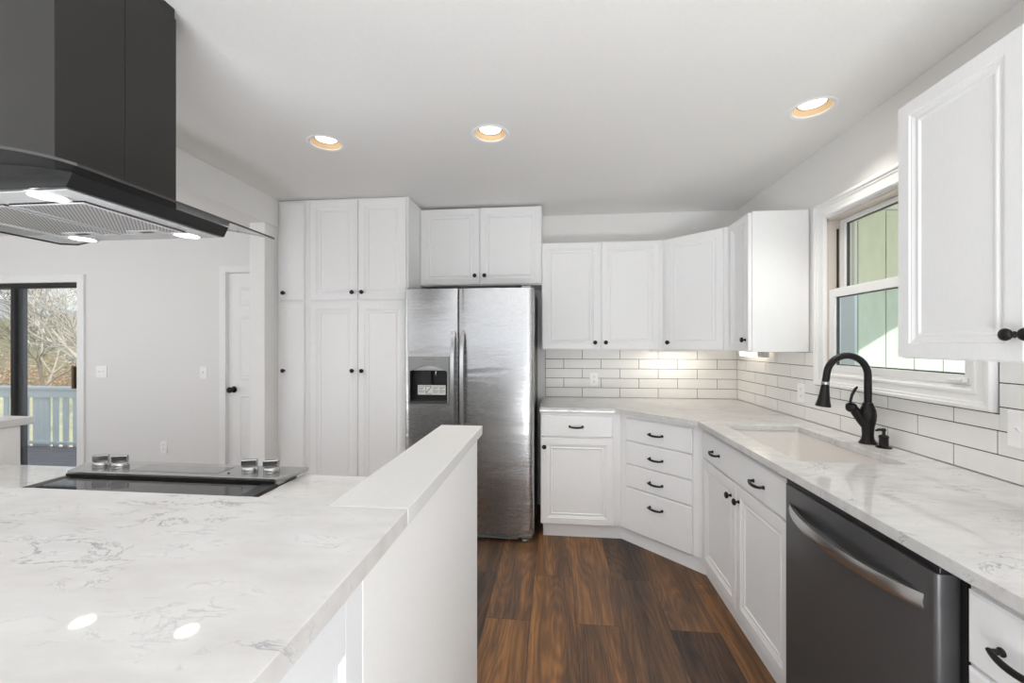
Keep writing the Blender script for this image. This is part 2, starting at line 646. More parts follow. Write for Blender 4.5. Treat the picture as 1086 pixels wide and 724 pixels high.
def cut(o, cutters):
    """subtract closed meshes (MB) from object o and bake the result"""
    for mb in cutters:
        bmesh.ops.recalc_face_normals(mb.bm, faces=mb.bm.faces[:])
        me = bpy.data.meshes.new('cutter')
        mb.bm.to_mesh(me)
        mb.bm.free()
        c = bpy.data.objects.new('cutter', me)
        COL.objects.link(c)
        c.parent = o.parent
        md = o.modifiers.new('cut', 'BOOLEAN')
        md.operation = 'DIFFERENCE'
        md.object = c
        md.solver = 'EXACT'
        bpy.context.view_layer.update()
        ev = o.evaluated_get(bpy.context.evaluated_depsgraph_get())
        nm = bpy.data.meshes.new_from_object(ev)
        o.modifiers.remove(md)
        old = o.data
        nm.name = old.name
        o.data = nm
        bpy.data.meshes.remove(old)
        bpy.data.objects.remove(c)
        bpy.data.meshes.remove(me)
    return o


def tag(o, label=None, cat=None, group=None, kind=None):
    if label: o['label'] = label
    if cat: o['category'] = cat
    if group: o['group'] = group
    if kind: o['kind'] = kind
    return o


def thing(name, label, cat, loc=(0, 0, 0), rotz=0.0, group=None):
    o = bpy.data.objects.new(name, None)
    o.empty_display_size = 0.1
    COL.objects.link(o)
    o.location = loc
    o.rotation_euler = (0, 0, rotz)
    return tag(o, label, cat, group)


def struct(name, mb, mat, label, cat='structure', bevel=0.0):
    return tag(mb.build(name, mat, None, bevel), label, cat, kind='structure')


def copy_tree(o, parent=None):
    c = o.copy()
    COL.objects.link(c)
    c.parent = parent
    for ch in list(o.children):
        copy_tree(ch, c)
    return c


# ------------------------------------------------------------------ room shell
XR, YB, YD, ZC = 1.454, 3.549, 3.66, 2.44     # tile face right, tile face back, dining wall, ceiling
XW, YW = XR + 0.008, YB + 0.008               # painted wall faces behind the tile
XL, YF = -7.0, -3.5
OPY0, OPY1, OPZ0, OPZ1 = 1.620, 2.435, 1.200, 2.035     # window opening in the right wall

struct('floor', MB().box(XL - .1, XW + .15, YF - .1, YD + .12, -0.05, 0.0), FLOOR, 'dark walnut plank floor of the kitchen', 'floor')

LIGHTS = [(-1.23, 2.144), (-0.335, 2.137), (1.172, 2.057)]
ceil = struct('ceiling', MB().box(XL - .1, XW + .15, YF - .1, YD + .12, ZC, ZC + 0.16), CEIL, 'white lightly textured flat ceiling', 'ceiling')
cut(ceil, [MB().lathe([(0.078, -0.02), (0.078, 0.10)], (x, y, ZC), seg=40) for x, y in LIGHTS])

m = MB()
m.box(XW, XW + .15, YF, OPY0, 0, ZC).box(XW, XW + .15, OPY1, YD + .12, 0, ZC)
m.box(XW, XW + .15, OPY0, OPY1, 0, OPZ0).box(XW, XW + .15, OPY0, OPY1, OPZ1, ZC)
struct('wall_right', m, WALL, 'white wall on the right holding the window above the sink', 'wall')
struct('wall_back', MB().box(-2.08, XW + .0, YW, YW + .12, 0, ZC), WALL, 'white wall behind the refrigerator and back cabinets', 'wall')
SL0, SL1, SLZ = -6.55, -4.665, 1.965           # patio door opening
DX0, DX1, DZ = -3.092, -2.33, 2.032            # panel door opening
m = MB()
m.box(XL, SL0, YD, YD + .12, 0, ZC).box(SL0, SL1, YD, YD + .12, SLZ, ZC).box(SL1, DX0, YD, YD + .12, 0, ZC)
m.box(DX0, DX1, YD, YD + .12, DZ, ZC).box(DX1, -2.2, YD, YD + .12, 0, ZC)
struct('wall_dining', m, WALL, 'white dining room wall with the patio door and panel door', 'wall')
m = MB()
m.box(XL - .1, XL, YF, -0.6, 0, ZC).box(XL - .1, XL, 1.8, YD, 0, ZC).box(XL - .1, XL, -0.6, 1.8, 0, .45).box(XL - .1, XL, -0.6, 1.8, 2.35, ZC)
struct('wall_left', m, WALL, 'far left wall of the dining room with a wide window opening', 'wall')
m = MB()
xs = [XL, -5.9, -3.7, -2.6, 0.6, XW + .15]
for i in range(5):
    if i in (1, 3):
        m.box(xs[i], xs[i + 1], YF - .1, YF, 0, .75).box(xs[i], xs[i + 1], YF - .1, YF, 2.25, ZC)
    else:
        m.box(xs[i], xs[i + 1], YF - .1, YF, 0, ZC)
struct('wall_front', m, WALL, 'white wall behind the camera with two window openings', 'wall')
# beam and wall stub between kitchen and dining room
struct('wall_stub', MB().box(-2.2, -2.082, 2.816, YD + .12, 0, ZC), WALL, 'narrow white wall end beside the tall pantry', 'wall', 0.003)
struct('trim_1', MB().box(-2.2, -2.068, YF, 2.95, 2.232, ZC - .0005), WALL, 'white boxed ceiling beam between kitchen and dining room', 'beam', 0.003)

# ------------------------------------------------------------------ tile backsplash (bricks inside one mesh per wall)
PH, PV, GR = 0.308, 0.0794, 0.0034


def tile_rects(u0, u1, rows, holes=()):
    """running bond rows counted from the corner u = 0, clipped to [u0,u1] and to the holes"""
    out = []
    for k, (zlo, zhi) in enumerate(rows):
        off = 0 if k % 2 == 0 else -PH / 2
        u = off
        while u < u1:
            a, b = max(u + GR / 2, u0 + GR / 2), min(u + PH - GR / 2, u1)
            u += PH
            if b - a < 0.004:
                continue
            parts = [(a, b, zlo, zhi)]
            for (ha, hb, hz0, hz1) in holes:
                nxt = []
                for (pa, pb, p0, p1) in parts:
                    if pb <= ha or pa >= hb or p1 <= hz0 or p0 >= hz1:
                        nxt.append((pa, pb, p0, p1)); continue
                    if pa < ha: nxt.append((pa, ha, p0, p1))
                    if pb > hb: nxt.append((hb, pb, p0, p1))
                    ma, mb_ = max(pa, ha), min(pb, hb)
                    if p0 < hz0: nxt.append((ma, mb_, p0, hz0))
                    if p1 > hz1: nxt.append((ma, mb_, hz1, p1))
                parts = nxt
            out += [p for p in parts if p[1] - p[0] > 0.004 and p[3] - p[2] > 0.004]
    return out


Z0 = 0.9145
rows = [(Z0 + k * PV + GR / 2, Z0 + (k + 1) * PV - GR / 2) for k in range(5)]
m = MB()
m.box(-0.086, XR - .001, YB + .002, YW, Z0, Z0 + 5 * PV, 1)
for a, b, z0, z1 in tile_rects(0, XR + 0.084, rows):
    m.box(XR - b, XR - a, YB, YW - .001, z0, z1, 0)
o = m.build('tile_backsplash', [TILE, GROUT], None, 0.0012)
tag(o, 'white subway tile backsplash with dark grout on the back wall', 'backsplash', kind='structure')

CY0, CY1, CZ0, CZ1 = 1.548, 2.518, 1.132, 2.125      # outer edge of the window casing
m = MB()
m.box(XR + .002, XW, CY1 + .002, YB - .001, Z0, Z0 + 5 * PV, 1)
m.box(XR + .002, XW, 0.5, CY1 + .002, Z0, CZ0 - .002, 1)
m.box(XR + .002, XW, 0.5, CY0 - .004, CZ0 - .002, Z0 + 5 * PV, 1)
uC0, uC1 = YB - CY1, YB - CY0
for a, b, z0, z1 in tile_rects(0, YB - 0.5, rows, [(uC0 - .004, uC1 + .008, CZ0 - .005, 3)]):
    m.box(XR, XW - .001, YB - b, YB - a, z0, z1, 0)
o = m.build('tile_backsplash', [TILE, GROUT], None, 0.0012)
tag(o, 'white subway tile backsplash around the sink window on the right wall', 'backsplash', kind='structure')

# ------------------------------------------------------------------ window above the sink
win = bpy.data.objects.new('window_1', None)
COL.objects.link(win)
win.location = (XW, 2.03, OPZ0)
tag(win, 'white double hung window above the sink facing green siding', 'window', kind='structure')


def rel(mb, root):
    bmesh.ops.translate(mb.bm, verts=mb.bm.verts[:], vec=-Vector(root.location))
    return mb


def casing_ring(y0, y1, z0, z1, w, bottom_w, xface, prof):
    """mitred moulding round an opening in a wall facing -X. prof: list of (t 0..1 from outer to inner, depth out of wall)"""
    mb = MB()
    rings = []
    for t, d in prof:
        yy0, yy1 = y0 + w * t, y1 - w * t
        zz0, zz1 = z0 + bottom_w * t, z1 - w * t
        rings.append([mb.v(xface - d, yy0, zz0), mb.v(xface - d, yy1, zz0), mb.v(xface - d, yy1, zz1), mb.v(xface - d, yy0, zz1)])
    rings.append(None)
    rr = rings[:-1]
    for a, b in zip(rr, rr[1:]):
        for i in range(4):
            j = (i + 1) % 4
            mb.face([a[i], a[j], b[j], b[i]])
    # back closing
    a, b = rr[0], rr[-1]
    for i in range(4):
        j = (i + 1) % 4
        mb.face([a[i], b[i], b[j], a[j]])
    return mb


prof = [(0, -.002), (0, .020), (.08, .026), (.20, .026), (.26, .020), (.36, .020), (.42, .016), (.75, .013), (.80, .016), (.92, .016), (1.0, .010), (1.0, -.002)]
rel(casing_ring(CY0, CY1, CZ0, CZ1, 0.082, 0.070, XW - .001, prof), win).build('casing', TRIM, win)
# jamb liner
j = MB()
t = .012
j.box(XW + .0005, XW + .13, OPY0 + .0005, OPY0 + t, OPZ0, OPZ1).box(XW + .0005, XW + .13, OPY1 - t, OPY1 - .0005, OPZ0, OPZ1)
j.box(XW + .0005, XW + .13, OPY0, OPY1, OPZ1 - t, OPZ1 - .0005)
j.box(XW + .050, XW + .060, OPY1 - t - .006, OPY1 - t, 1.65, OPZ1 - .05)
rel(j, win).build('jamb', JAMB, win)
rel(MB().box(XW - .002, XW + .14, OPY0, OPY1, OPZ0 + .0005, OPZ0 + .012), win).build('sill', VINYL, win)
rel(MB().box(XW + .040, XW + .047, OPY1 - t - .0075, OPY1 - t - .0005, 1.66, OPZ1 - .06), win).build('balance_track', BRONZE, win)


def sash(name, x0, x1, y0, y1, z0, z1, st, top, bot, glass):
    s = MB()
    s.box(x0, x1, y0, y0 + st, z0, z1).box(x0, x1, y1 - st, y1, z0, z1)
    s.box(x0, x1, y0 + st, y1 - st, z1 - top, z1).box(x0, x1, y0 + st, y1 - st, z0, z0 + bot)
    o = rel(s, win).build(name, VINYL, win, 0.003)
    g = MB().box((x0 + x1) / 2 - .003, (x0 + x1) / 2 + .003, y0 + st - .004, y1 - st + .004, z0 + bot - .004, z1 - top + .004)
    gg = rel(g, win).build('pane', glass, o)
    b = MB()
    xb = (x0 + x1) / 2
    b.box(xb - .006, xb + .006, y0 + st, y0 + st + .006, z0 + bot, z1 - top).box(xb - .006, xb + .006, y1 - st - .006, y1 - st, z0 + bot, z1 - top)
    b.box(xb - .006, xb + .006, y0 + st, y1 - st, z1 - top - .005, z1 - top).box(xb - .006, xb + .006, y0 + st, y1 - st, z0 + bot, z0 + bot + .005)
    rel(b, win).build('gasket', DKGREY, o)
    return o


sash('upper_sash', XW + .055, XW + .088, OPY0 + .013, OPY1 - .013, 1.615, OPZ1 - .0125, .040, .024, .030, GLASS)
lo = sash('lower_sash', XW + .004, XW + .038, OPY0 + .008, OPY1 - .008, OPZ0 + .0125, 1.652, .045, .045, .036, SCREENGLASS)
lk = MB()
lk.box(XW - .004, XW + .004, 1.655, 1.735, 1.2225, 1.2385).box(XW - .014, XW - .004, 1.668, 1.722, 1.224, 1.232)
rel(lk, win).build('sash_lift', VINYL, lo, 0.002)

# ------------------------------------------------------------------ cabinet building blocks (local: front faces -Y, x to the right, z up)
DT = 0.020
PROFILE = [(0, -.003), (.003, 0), (.044, 0), (.047, -.0035), (.052, -.0035), (.060, -.0075), (.064, -.0075), (.068, -.005), (.074, -.005), (.079, -.0095)]
FLATP = [(0, -.004), (.006, 0)]


def slab(mb, x0, x1, z0, z1, yf, prof, th=DT, scale=1.0):
    """front board: concentric rings for the routed profile"""
    rings = [[mb.v(x, yf + th, z) for x, z in ((x0, z0), (x1, z0), (x1, z1), (x0, z1))]]
    for ins, d in prof:
        i = ins * scale
        rings.append([mb.v(x, yf - d, z) for x, z in ((x0 + i, z0 + i), (x1 - i, z0 + i), (x1 - i, z1 - i), (x0 + i, z1 - i))])
    mb.face(rings[0][::-1])
    for a, b in zip(rings, rings[1:]):
        for i in range(4):
            j = (i + 1) % 4
            mb.face([a[i], a[j], b[j], b[i]])
    mb.face(rings[-1])


KNOB = [(.0075, 0), (.0085, .003), (.0055, .006), (.0050, .012), (.0075, .015), (.0145, .019), (.0158, .023), (.0145, .027), (.010, .030), (.004, .031)]


def knob(parent, x, z, yf=-DT):
    mb = MB()
    mb.lathe(KNOB, (x, yf, z), (0, -1, 0), 18)
    return mb.build('knob', BLACK, parent, smooth=True)


def pull(parent, x, z, yf=-DT, length=.100):
    mb = MB()
    h = length / 2
    pts, rad = [], []
    for i in range(13):
        s = -1 + 2 * i / 12
        pts.append((x + s * h, yf - .028 + .010 * s * s, z - .004 * (1 - s * s)))
        rad.append(.0048 + .0022 * (1 - s * s))
    mb.tube(pts, rad, 10)
    for s in (-1, 1):
        mb.lathe([(.0085, 0), (.0085, .003), (.0055, .006), (.0055, .019)], (x + s * (h - .006), yf, z), (0, -1, 0), 12)
    return mb.build('pull_handle', BLACK, parent, smooth=True)


def door(root, x0, x1, z0, z1, kx=None, kz=None, prof=PROFILE, name='door', scale=1.0):
    mb = MB()
    slab(mb, x0, x1, z0, z1, -DT, prof, DT - .0005, scale)
    o = mb.build(name, CAB, root)
    if kx is not None:
        knob(o, kx, kz)
    return o


def drawer(root, x0, x1, z0, z1, pulls=(), name='drawer'):
    mb = MB()
    slab(mb, x0, x1, z0, z1, -DT, FLATP, DT - .0005)
    o = mb.build(name, CAB, root)
    for px, pz in pulls:
        pull(o, px, pz)
    return o


R45, R90 = -pi / 4, -pi / 2

# tall pantry, narrow and wide unit
PY = 2.960
t = thing('pantry_cabinet', 'narrow tall white pantry cabinet with flat doors against the wall end', 'cabinet', (-2.080, PY, 0))
MB().box(0, .250, 0, YW - PY - .002, 0, 2.432).build('carcass', CAB, t, .001)
door(t, .030, .217, .10, 1.665, .064, 1.16, FLATP)
door(t, .030, .217, 1.683, 2.412, .064, 1.738, FLATP)
t = thing('pantry_cabinet', 'wide tall white pantry cabinet with four panelled doors left of the refrigerator', 'cabinet', (-1.829, PY, 0))
MB().box(0, .764, 0, YW - PY - .002, 0, 2.432).build('carcass', CAB, t, .001)
for x0, x1, kx in ((.017, .384, .350), (.390, .750, .424)):
    door(t, x0, x1, .10, 1.665, kx, 1.163, scale=1.05)
    door(t, x0, x1, 1.683, 2.416, kx, 1.737, scale=1.05)

# above the refrigerator
t = thing('wall_cabinet', 'white two door cabinet mounted above the refrigerator', 'cabinet', (-1.064, 3.240, 1.815))
MB().box(0, .956, 0, YW - 3.240 - .002, 0, .606).build('carcass', CAB, t, .001)
door(t, .003, .474, .008, .602, .440, .074)
door(t, .480, .953, .008, .602, .516, .074)

# back wall uppers
UZ, UH = 1.313, 0.822
t = thing('wall_cabinet', 'white two door upper cabinet on the back wall right of the refrigerator', 'cabinet', (-.107, 3.239, UZ))
MB().box(0, .906, 0, YB - 3.239 - .001, 0, UH).build('carcass', CAB, t, .001)
door(t, .005, .438, .006, UH - .006, .403, .057)
door(t, .452, .874, .006, UH - .006, .482, .057)
# diagonal corner upper
ax, ay = .800, 3.239
bx, by = 1.144, 2.895
t = thing('corner_wall_cabinet', 'white diagonal corner upper cabinet with a single door', 'cabinet', (ax, ay, UZ), R45)
ci, si = cos(-R45), sin(-R45)
loc2 = lambda x, y: ((x - ax) * ci - (y - ay) * si, (x - ax) * si + (y - ay) * ci)
MB().prism([loc2(*p) for p in ((ax, ay), (bx, by), (XR - .001, by), (XR - .001, YB - .001), (ax, YB - .001))], 0, UH).build('carcass', CAB, t, .001)
door(t, .030, .449, .006, UH - .006, .058, .057)
# right wall upper beside the window
t = thing('wall_cabinet', 'narrow white upper cabinet with plain end panel left of the sink window', 'cabinet', (1.144, 2.894, UZ), R90)
MB().box(0, .310, 0, XR - 1.144 - .001, 0, UH).build('carcass', CAB, t, .001)
door(t, .020, .300, .006, UH - .006, .268, .070, scale=.9)
# near right wall upper
t = thing('wall_cabinet', 'large white upper cabinet at the right edge in front of the window', 'cabinet', (1.144, 1.515, UZ), R90)
MB().box(0, .770, 0, XR - 1.144 - .001, 0, UH + .004).build('carcass', CAB, t, .001)
door(t, .004, .381, .004, UH, .362, .070)
door(t, .387, .764, .004, UH, .406, .070)

# base units
BH = 0.884
t = thing('base_cabinet', 'white base cabinet with one drawer and one door beside the refrigerator', 'cabinet', (-.107, 2.975, 0))
MB().box(0, .558, 0, YB - 2.975 - .001, .092, BH).build('carcass', CAB, t, .001)
MB().box(.018, .566, .017, .035, 0, .0915).build('toe_kick', CAB, t)
drawer(t, .004, .501, .709, .858, [(.249, .783)])
door(t, .004, .501, .098, .700, .028, .640)
ax, ay = .452, 2.975
bx, by = .864, 2.563
t = thing('corner_drawer_cabinet', 'white diagonal corner base cabinet with four drawers', 'cabinet', (ax, ay, 0), R45)
loc3 = lambda x, y: ((x - ax) * ci - (y - ay) * si, (x - ax) * si + (y - ay) * ci)
MB().prism([loc3(*p) for p in ((ax, ay), (bx, by), (XR - .001, by), (XR - .001, YB - .001), (ax, YB - .001))], .092, BH).build('carcass', CAB, t, .001)
MB().box(-.007, .590, .017, .035, 0, .0915).build('toe_kick', CAB, t)
for z0, z1, pz in ((.703, .856, .776), (.546, .697, .619), (.392, .540, .462), (.098, .386, .304)):
    drawer(t, .052, .520, z0, z1, [(.283, pz)])
t = thing('sink_base_cabinet', 'white sink base cabinet with false drawer front and two panelled doors', 'cabinet', (.864, 2.562, 0), R90)
MB().box(0, .960, 0, .018, .092, BH).box(0, .018, .018, XR - .866, .092, BH).box(.942, .960, .018, XR - .866, .092, BH).box(.018, .942, .018, XR - .866, .092, .11).build('carcass', CAB, t, .001)
MB().box(-.008, .960, .017, .035, 0, .0915).build('toe_kick', CAB, t)
drawer(t, .034, .940, .706, .858, [(.244, .777), (.712, .774)], 'false_front')
door(t, .034, .484, .098, .697, .436, .628)
door(t, .490, .940, .098, .697, .523, .628)
t = thing('drawer_cabinet', 'narrow white drawer base cabinet to the right of the dishwasher', 'cabinet', (.864, .972, 0), R90)
MB().box(0, .252, 0, XR - .865, .092, BH).build('carcass', CAB, t, .001)
MB().box(0, .252, .017, .035, 0, .0915).build('toe_kick', CAB, t)
for z0, z1, pz in ((.706, .856, .774), (.405, .698, .60), (.098, .397, .30)):
    drawer(t, .014, .240, z0, z1, [(.127, pz)])

# ------------------------------------------------------------------ worktop with sink cut-out
m = MB()
m.prism([(-.112, 2.945), (.412, 2.942), (.815, 2.512), (.815, .715), (XR - .001, .715), (XR - .001, YB - .001), (-.112, YB - .001)][::1], BH + .001, .914)
ct = m.build('worktop', QUARTZ, None)
SX0, SX1, SY0, SY1 = .925, 1.303, 1.700, 2.425


def rrect(x0, x1, y0, y1, r, k=6):
    p = []
    for cx, cy, a0 in ((x1 - r, y0 + r, -pi / 2), (x1 - r, y1 - r, 0), (x0 + r, y1 - r, pi / 2), (x0 + r, y0 + r, pi)):
        p += [(cx + r * cos(a0 + pi / 2 * i / k), cy + r * sin(a0 + pi / 2 * i / k)) for i in range(k + 1)]
    return p


cut(ct, [MB().prism(rrect(SX0, SX1, SY0, SY1, .018), .85, .95)])
bv = ct.modifiers.new('bevel', 'BEVEL'); bv.width = .0025; bv.segments = 2; bv.limit_method = 'ANGLE'; bv.angle_limit = radians(40)
tag(ct, 'white veined quartz worktop running round the corner to the sink', 'countertop')
# undermount sink
m = MB()
zs = .8835
outer = rrect(SX0 - .02, SX1 + .02, SY0 - .02, SY1 + .02, .03)
inner = rrect(SX0 - .004, SX1 + .004, SY0 - .004, SY1 + .004, .022)
low = rrect(SX0 + .012, SX1 - .012, SY0 + .012, SY1 - .012, .05)
olow = rrect(SX0 - .006, SX1 + .006, SY0 - .006, SY1 + .006, .05)
L = lambda pts, z: [m.v(x, y, z) for x, y in pts]
loops = [L(olow, .67), L(outer, .872), L(outer, zs), L(inner, zs), L(low, .700), ]
for a, b in zip(loops, loops[1:]):
    for i in range(len(a)):
        k = (i + 1) % len(a)
        m.face([a[i], a[k], b[k], b[i]])
m.face(loops[0][::-1])
m.face(loops[-1])
sk = thing('sink', 'cream undermount sink basin set into the worktop below the window', 'sink', (1.114, 2.06, .67))
rel(m, sk).build('basin', SINKM, sk, smooth=True)
rel(MB().lathe([(.045, 0), (.045, .003), (.036, .004), (.030, .001), (.002, .001)], (1.14, 2.06, .7005), seg=24), sk).build('drain', CHROME, sk, smooth=True)

# ------------------------------------------------------------------ faucet and soap pump
FX, FY = 1.393, 2.036
fa = thing('faucet', 'black gooseneck pull down faucet behind the sink', 'faucet', (FX, FY, .9142))
m = MB()
m.lathe([(.034, 0), (.034, .004), (.029, .010), (.023, .022), (.0215, .040), (.024, .075), (.030, .105), (.0315, .128), (.029, .150), (.0205, .172), (.0185, .182)], (0, 0, 0), seg=28)
m.tube([(-.004, 0, .075), (-.024, .003, .105), (-.046, .006, .140), (-.058, .007, .158)], [.020, .021, .020, .017], 14)
m.build('body', BLACK, fa, smooth=True)
m = MB()
pts = [(0, 0, .178), (0, 0, .24), (0, 0, .305)]
AR = .086
for i in range(1, 15):
    a = pi * i / 15 * 1.03
    pts.append((-AR + AR * cos(a), 0, .305 + AR * 1.02 * sin(a)))
pts += [(-.1745, 0, .292), (-.178, 0, .274)]
m.tube(pts, .0145, 16)
m.build('spout', BLACK, fa, smooth=True)
m = MB()
m.lathe([(.0155, 0), (.0165, .004), (.0165, .012)], (-.178, 0, .262), seg=18)
m.build('collar_ring', CHROME, fa, smooth=True)
m = MB()
m.lathe([(.0150, 0), (.0160, -.010), (.0200, -.045), (.0235, -.066), (.0245, -.074), (.0290, -.090), (.0305, -.098), (.027, -.101), (.015, -.100)], (-.178, 0, .262), (.10, 0, 1), seg=22)
m.build('spray_head', BLACK, fa, smooth=True)
m = MB()
m.lathe([(.019, 0), (.023, .006), (.023, .016), (.016, .026), (.008, .034)], (-.056, .007, .152), (-.75, .02, .66), seg=18)
m.tube([(-.068, .009, .166), (-.066, .009, .19), (-.060, .009, .215), (-.048, .009, .240), (-.038, .009, .252)], [.0065, .0055, .006, .0062, .004], 10)
m.build('lever', BLACK, fa, smooth=True)
sd = thing('soap_dispenser', 'small black soap dispenser on the worktop right of the faucet', 'soap dispenser', (1.402, 1.957, .9142))
MB().lathe([(.028, 0), (.028, .004), (.020, .007), (.0165, .010), (.0165, .042), (.018, .044), (.018, .050), (.012, .054), (.006, .056)], (0, 0, 0), seg=24).build('body', BLACK, sd, smooth=True)
m = MB()
m.lathe([(.006, .0555), (.006, .070), (.0085, .072), (.0085, .080), (.005, .083)], (0, 0, 0), seg=14)
m.tube([(0, 0, .076), (-.020, 0, .077), (-.032, 0, .073)], [.006, .0055, .004], 10)
m.build('pump', BLACK, sd, smooth=True)

# ------------------------------------------------------------------ dishwasher
dw = thing('dishwasher', 'dark stainless dishwasher with a curved bar handle under the worktop', 'dishwasher', (.812, 1.590, 0), R90)
WD = .606
MB().box(.002, WD - .002, .058, .60, .10, .868).build('tub', DKGREY, dw)
m = MB()
m.prism(rrect(.004, WD - .004, 0, .052, .010, 4), .105, .866)
m.build('door_panel', STEELD, dw, smooth=True)
MB().box(.004, WD - .004, .006, .056, .8665, .8825).build('control_strip', BLACKPL, dw, .002)
MB().box(.004, WD - .004, .085, .10, 0, .0995).build('toe_kick', BLACKPL, dw)
m = MB()
pts = []
N = 24
front, back = [], []
for i in range(N + 1):
    s = -1 + 2 * i / N
    x = WD / 2 + s * .268
    bow = .046 * (1 - s * s) ** 0.8
    front.append((x, -.004 - bow))
    back.append((x, -.0005 - max(bow - .012, 0)))
zb, zt = .772, .806
sagged = [(.806 - .0) for _ in front]
v = []
for (fx, fy), (bx_, by_) in zip(front, back):
    s = (fx - WD / 2) / .268
    dz = -.006 * (1 - s * s)
    v.append([m.v(fx, fy + .004, zb + dz), m.v(fx, fy, (zb + zt) / 2 + dz), m.v(fx, fy + .004, zt + dz), m.v(bx_, by_, zt + dz), m.v(bx_, by_, zb + dz)])
for a, b in zip(v, v[1:]):
    for i in range(5):
        k = (i + 1) % 5
        m.face([a[i], a[k], b[k], b[i]])
m.face(v[0]); m.face(v[-1][::-1])
m.build('handle', STEELH, dw, smooth=True)

# ------------------------------------------------------------------ refrigerator
FRX0, FRX1, FRY = -1.057, -.147, 2.832
fr = thing('refrigerator', 'stainless side by side refrigerator with an ice and water dispenser', 'refrigerator', (FRX0, FRY, 0))
FW = FRX1 - FRX0
MB().box(.010, FW - .004, .085, .700, .035, 1.738).build('cabinet_body', DKGREY, fr, .004)


def fridge_door(name, x0, x1, rl, rr):
    n_ = 14
    pts = []
    cxm = (x0 + x1) / 2
    w_ = x1 - x0
    # convex front, rounded vertical edges
    fr_pts = []
    for i in range(n_ + 1):
        s = i / n_
        x = x0 + rl * .35 + (w_ - rl * .35 - rr * .35) * s
        y = .012 - .004 * (1 - (2 * s - 1) ** 2)
        if s < .5 and rl > .01:
            y += .0
        fr_pts.append((x, y))
    pts = [(x0, .080), (x0, .010 + rl)] + [(x0 + rl * (1 - cos(a)) * .9, .012 + rl * (1 - sin(a))) for a in (pi * .12, pi * .25, pi * .36)]
    pts += fr_pts[1:-1]
    pts += [(x1 - rr * (1 - cos(a)) * .9, .012 + rr * (1 - sin(a))) for a in (pi * .36, pi * .25, pi * .12)] + [(x1, .010 + rr), (x1, .080)]
    mb = MB()
    mb.prism(pts, .060, 1.742)
    return mb.build(name, STEEL, fr, smooth=True)


XM = -.669 - FRX0
dl = fridge_door('freezer_door', 0, XM - .004, .030, .006)
drr = fridge_door('fridge_door', XM + .004, FW, .006, .030)
# dispenser
X0, X1, ZA, ZB = .036, .325, .934, 1.272
c = MB()
c.box(X0 + .012, X1 - .012, -.05, .062, ZA + .014, 1.176)
cut(dl, [c])
bmd = dl.data
for p in bmd.polygons:
    p.use_smooth = True
try:
    bmd.set_sharp_from_angle(angle=radians(30))
except Exception:
    pass
m = MB()
yb, yf = .012, -.006
m.box(X0, X0 + .012, yf, yb + .004, ZA, ZB).box(X1 - .012, X1, yf, yb + .004, ZA, ZB).box(X0 + .012, X1 - .012, yf, yb + .004, ZA, ZA + .014)
m.build('dispenser_frame', GREYPL, dl, .003)
m = MB()
arc = [(X0 + .012 + (X1 - X0 - .024) * i / 16, 1.176 + .040 * sin(pi * i / 16) - .008) for i in range(17)]
m.extrude_profile([(X0 + .012, ZB)] + arc + [(X1 - .012, ZB)], 'y', yf, yb + .002)
m.build('control_panel', GREYPL, dl, .002)
m = MB()
for i in range(7):
    xx = .145 + i * .012 + (i % 3) * .002
    m.box(xx, xx + .007, yf - .0012, yf, 1.250 + .002 * (i % 2), 1.255 + .002 * (i % 2))
m.build('name_marks', INK, dl)
m = MB()
for i in range(5):
    xx = .140 + i * .020
    m.box(xx, xx + .009, yf - .0012, yf, 1.225, 1.228)
m.build('button_marks', INK, dl)
m = MB()
m.box(X0 + .013, X1 - .013, .0600, .0615, ZA + .015, 1.215)
m.box(X0 + .0125, X0 + .014, .0, .06, ZA + .015, 1.175).box(X1 - .014, X1 - .0125, 0, .06, ZA + .015, 1.175)
m.box(X0 + .013, X1 - .013, 0, .06, 1.172, 1.175)
m.build('recess_lining', BLACKPL, dl)
MB().box(X0 + .013, X1 - .013, -.016, .060, ZA + .0145, ZA + .030).build('drip_tray', DKGREY, dl, .004)
m = MB()
m.lathe([(.006, 0), (.006, -.028), (.004, -.034)], (.225, .030, 1.171), seg=12)
m.build('water_nozzle', CHROME, dl, smooth=True)
m = MB()
m.extrude_profile([(.020, 1.165), (.028, 1.165), (.050, 1.06), (.044, 1.06)], 'x', .120, .190)
m.build('ice_lever', DKGREY, dl)
m = MB()
m.box(.100, .298, .0125, .0135, 1.006, 1.072, 0)
for cxx, ww in ((.104, .046), (.206, .044), (.254, .040)):
    for r in range(5):
        m.box(cxx, cxx + ww - (.008 * (r % 3)), .0117, .0126, 1.060 - r * .010, 1.063 - r * .010, 1)
m.box(.156, .198, .0117, .0126, 1.012, 1.015, 1).box(.156, .160, .0117, .0126, 1.014, 1.066, 1).box(.160, .198, .0117, .0126, 1.063, 1.066, 1)
for i in range(7):
    m.box(.162 + i * .005, .168 + i * .005, .0117, .0126, 1.02 + i * .006, 1.027 + i * .006, 1)
tag(m.build('sticker', [PAPER, INK], dl), 'white printed label')


def fr_handle(parent, x):
    mb = MB()
    pts, rads = [], []
    for i in range(25):
        s = -1 + 2 * i / 24
        pts.append((x, .012 - .052 * (1 - abs(s) ** 6.0) - .010 * (1 - s * s), 1.005 + s * .447))
    v_ = []
    for (xx, yy, zz) in pts:
        w2 = .0165
        v_.append([mb.v(xx - w2, yy + .012, zz), mb.v(xx - w2 * .7, yy, zz), mb.v(xx + w2 * .7, yy, zz), mb.v(xx + w2, yy + .012, zz)])
    for a, b in zip(v_, v_[1:]):
        for i in range(4):
            k = (i + 1) % 4
            mb.face([a[i], a[k], b[k], b[i]])
    mb.face(v_[0]); mb.face(v_[-1][::-1])
    return mb.build('handle', STEELH, parent, smooth=True)


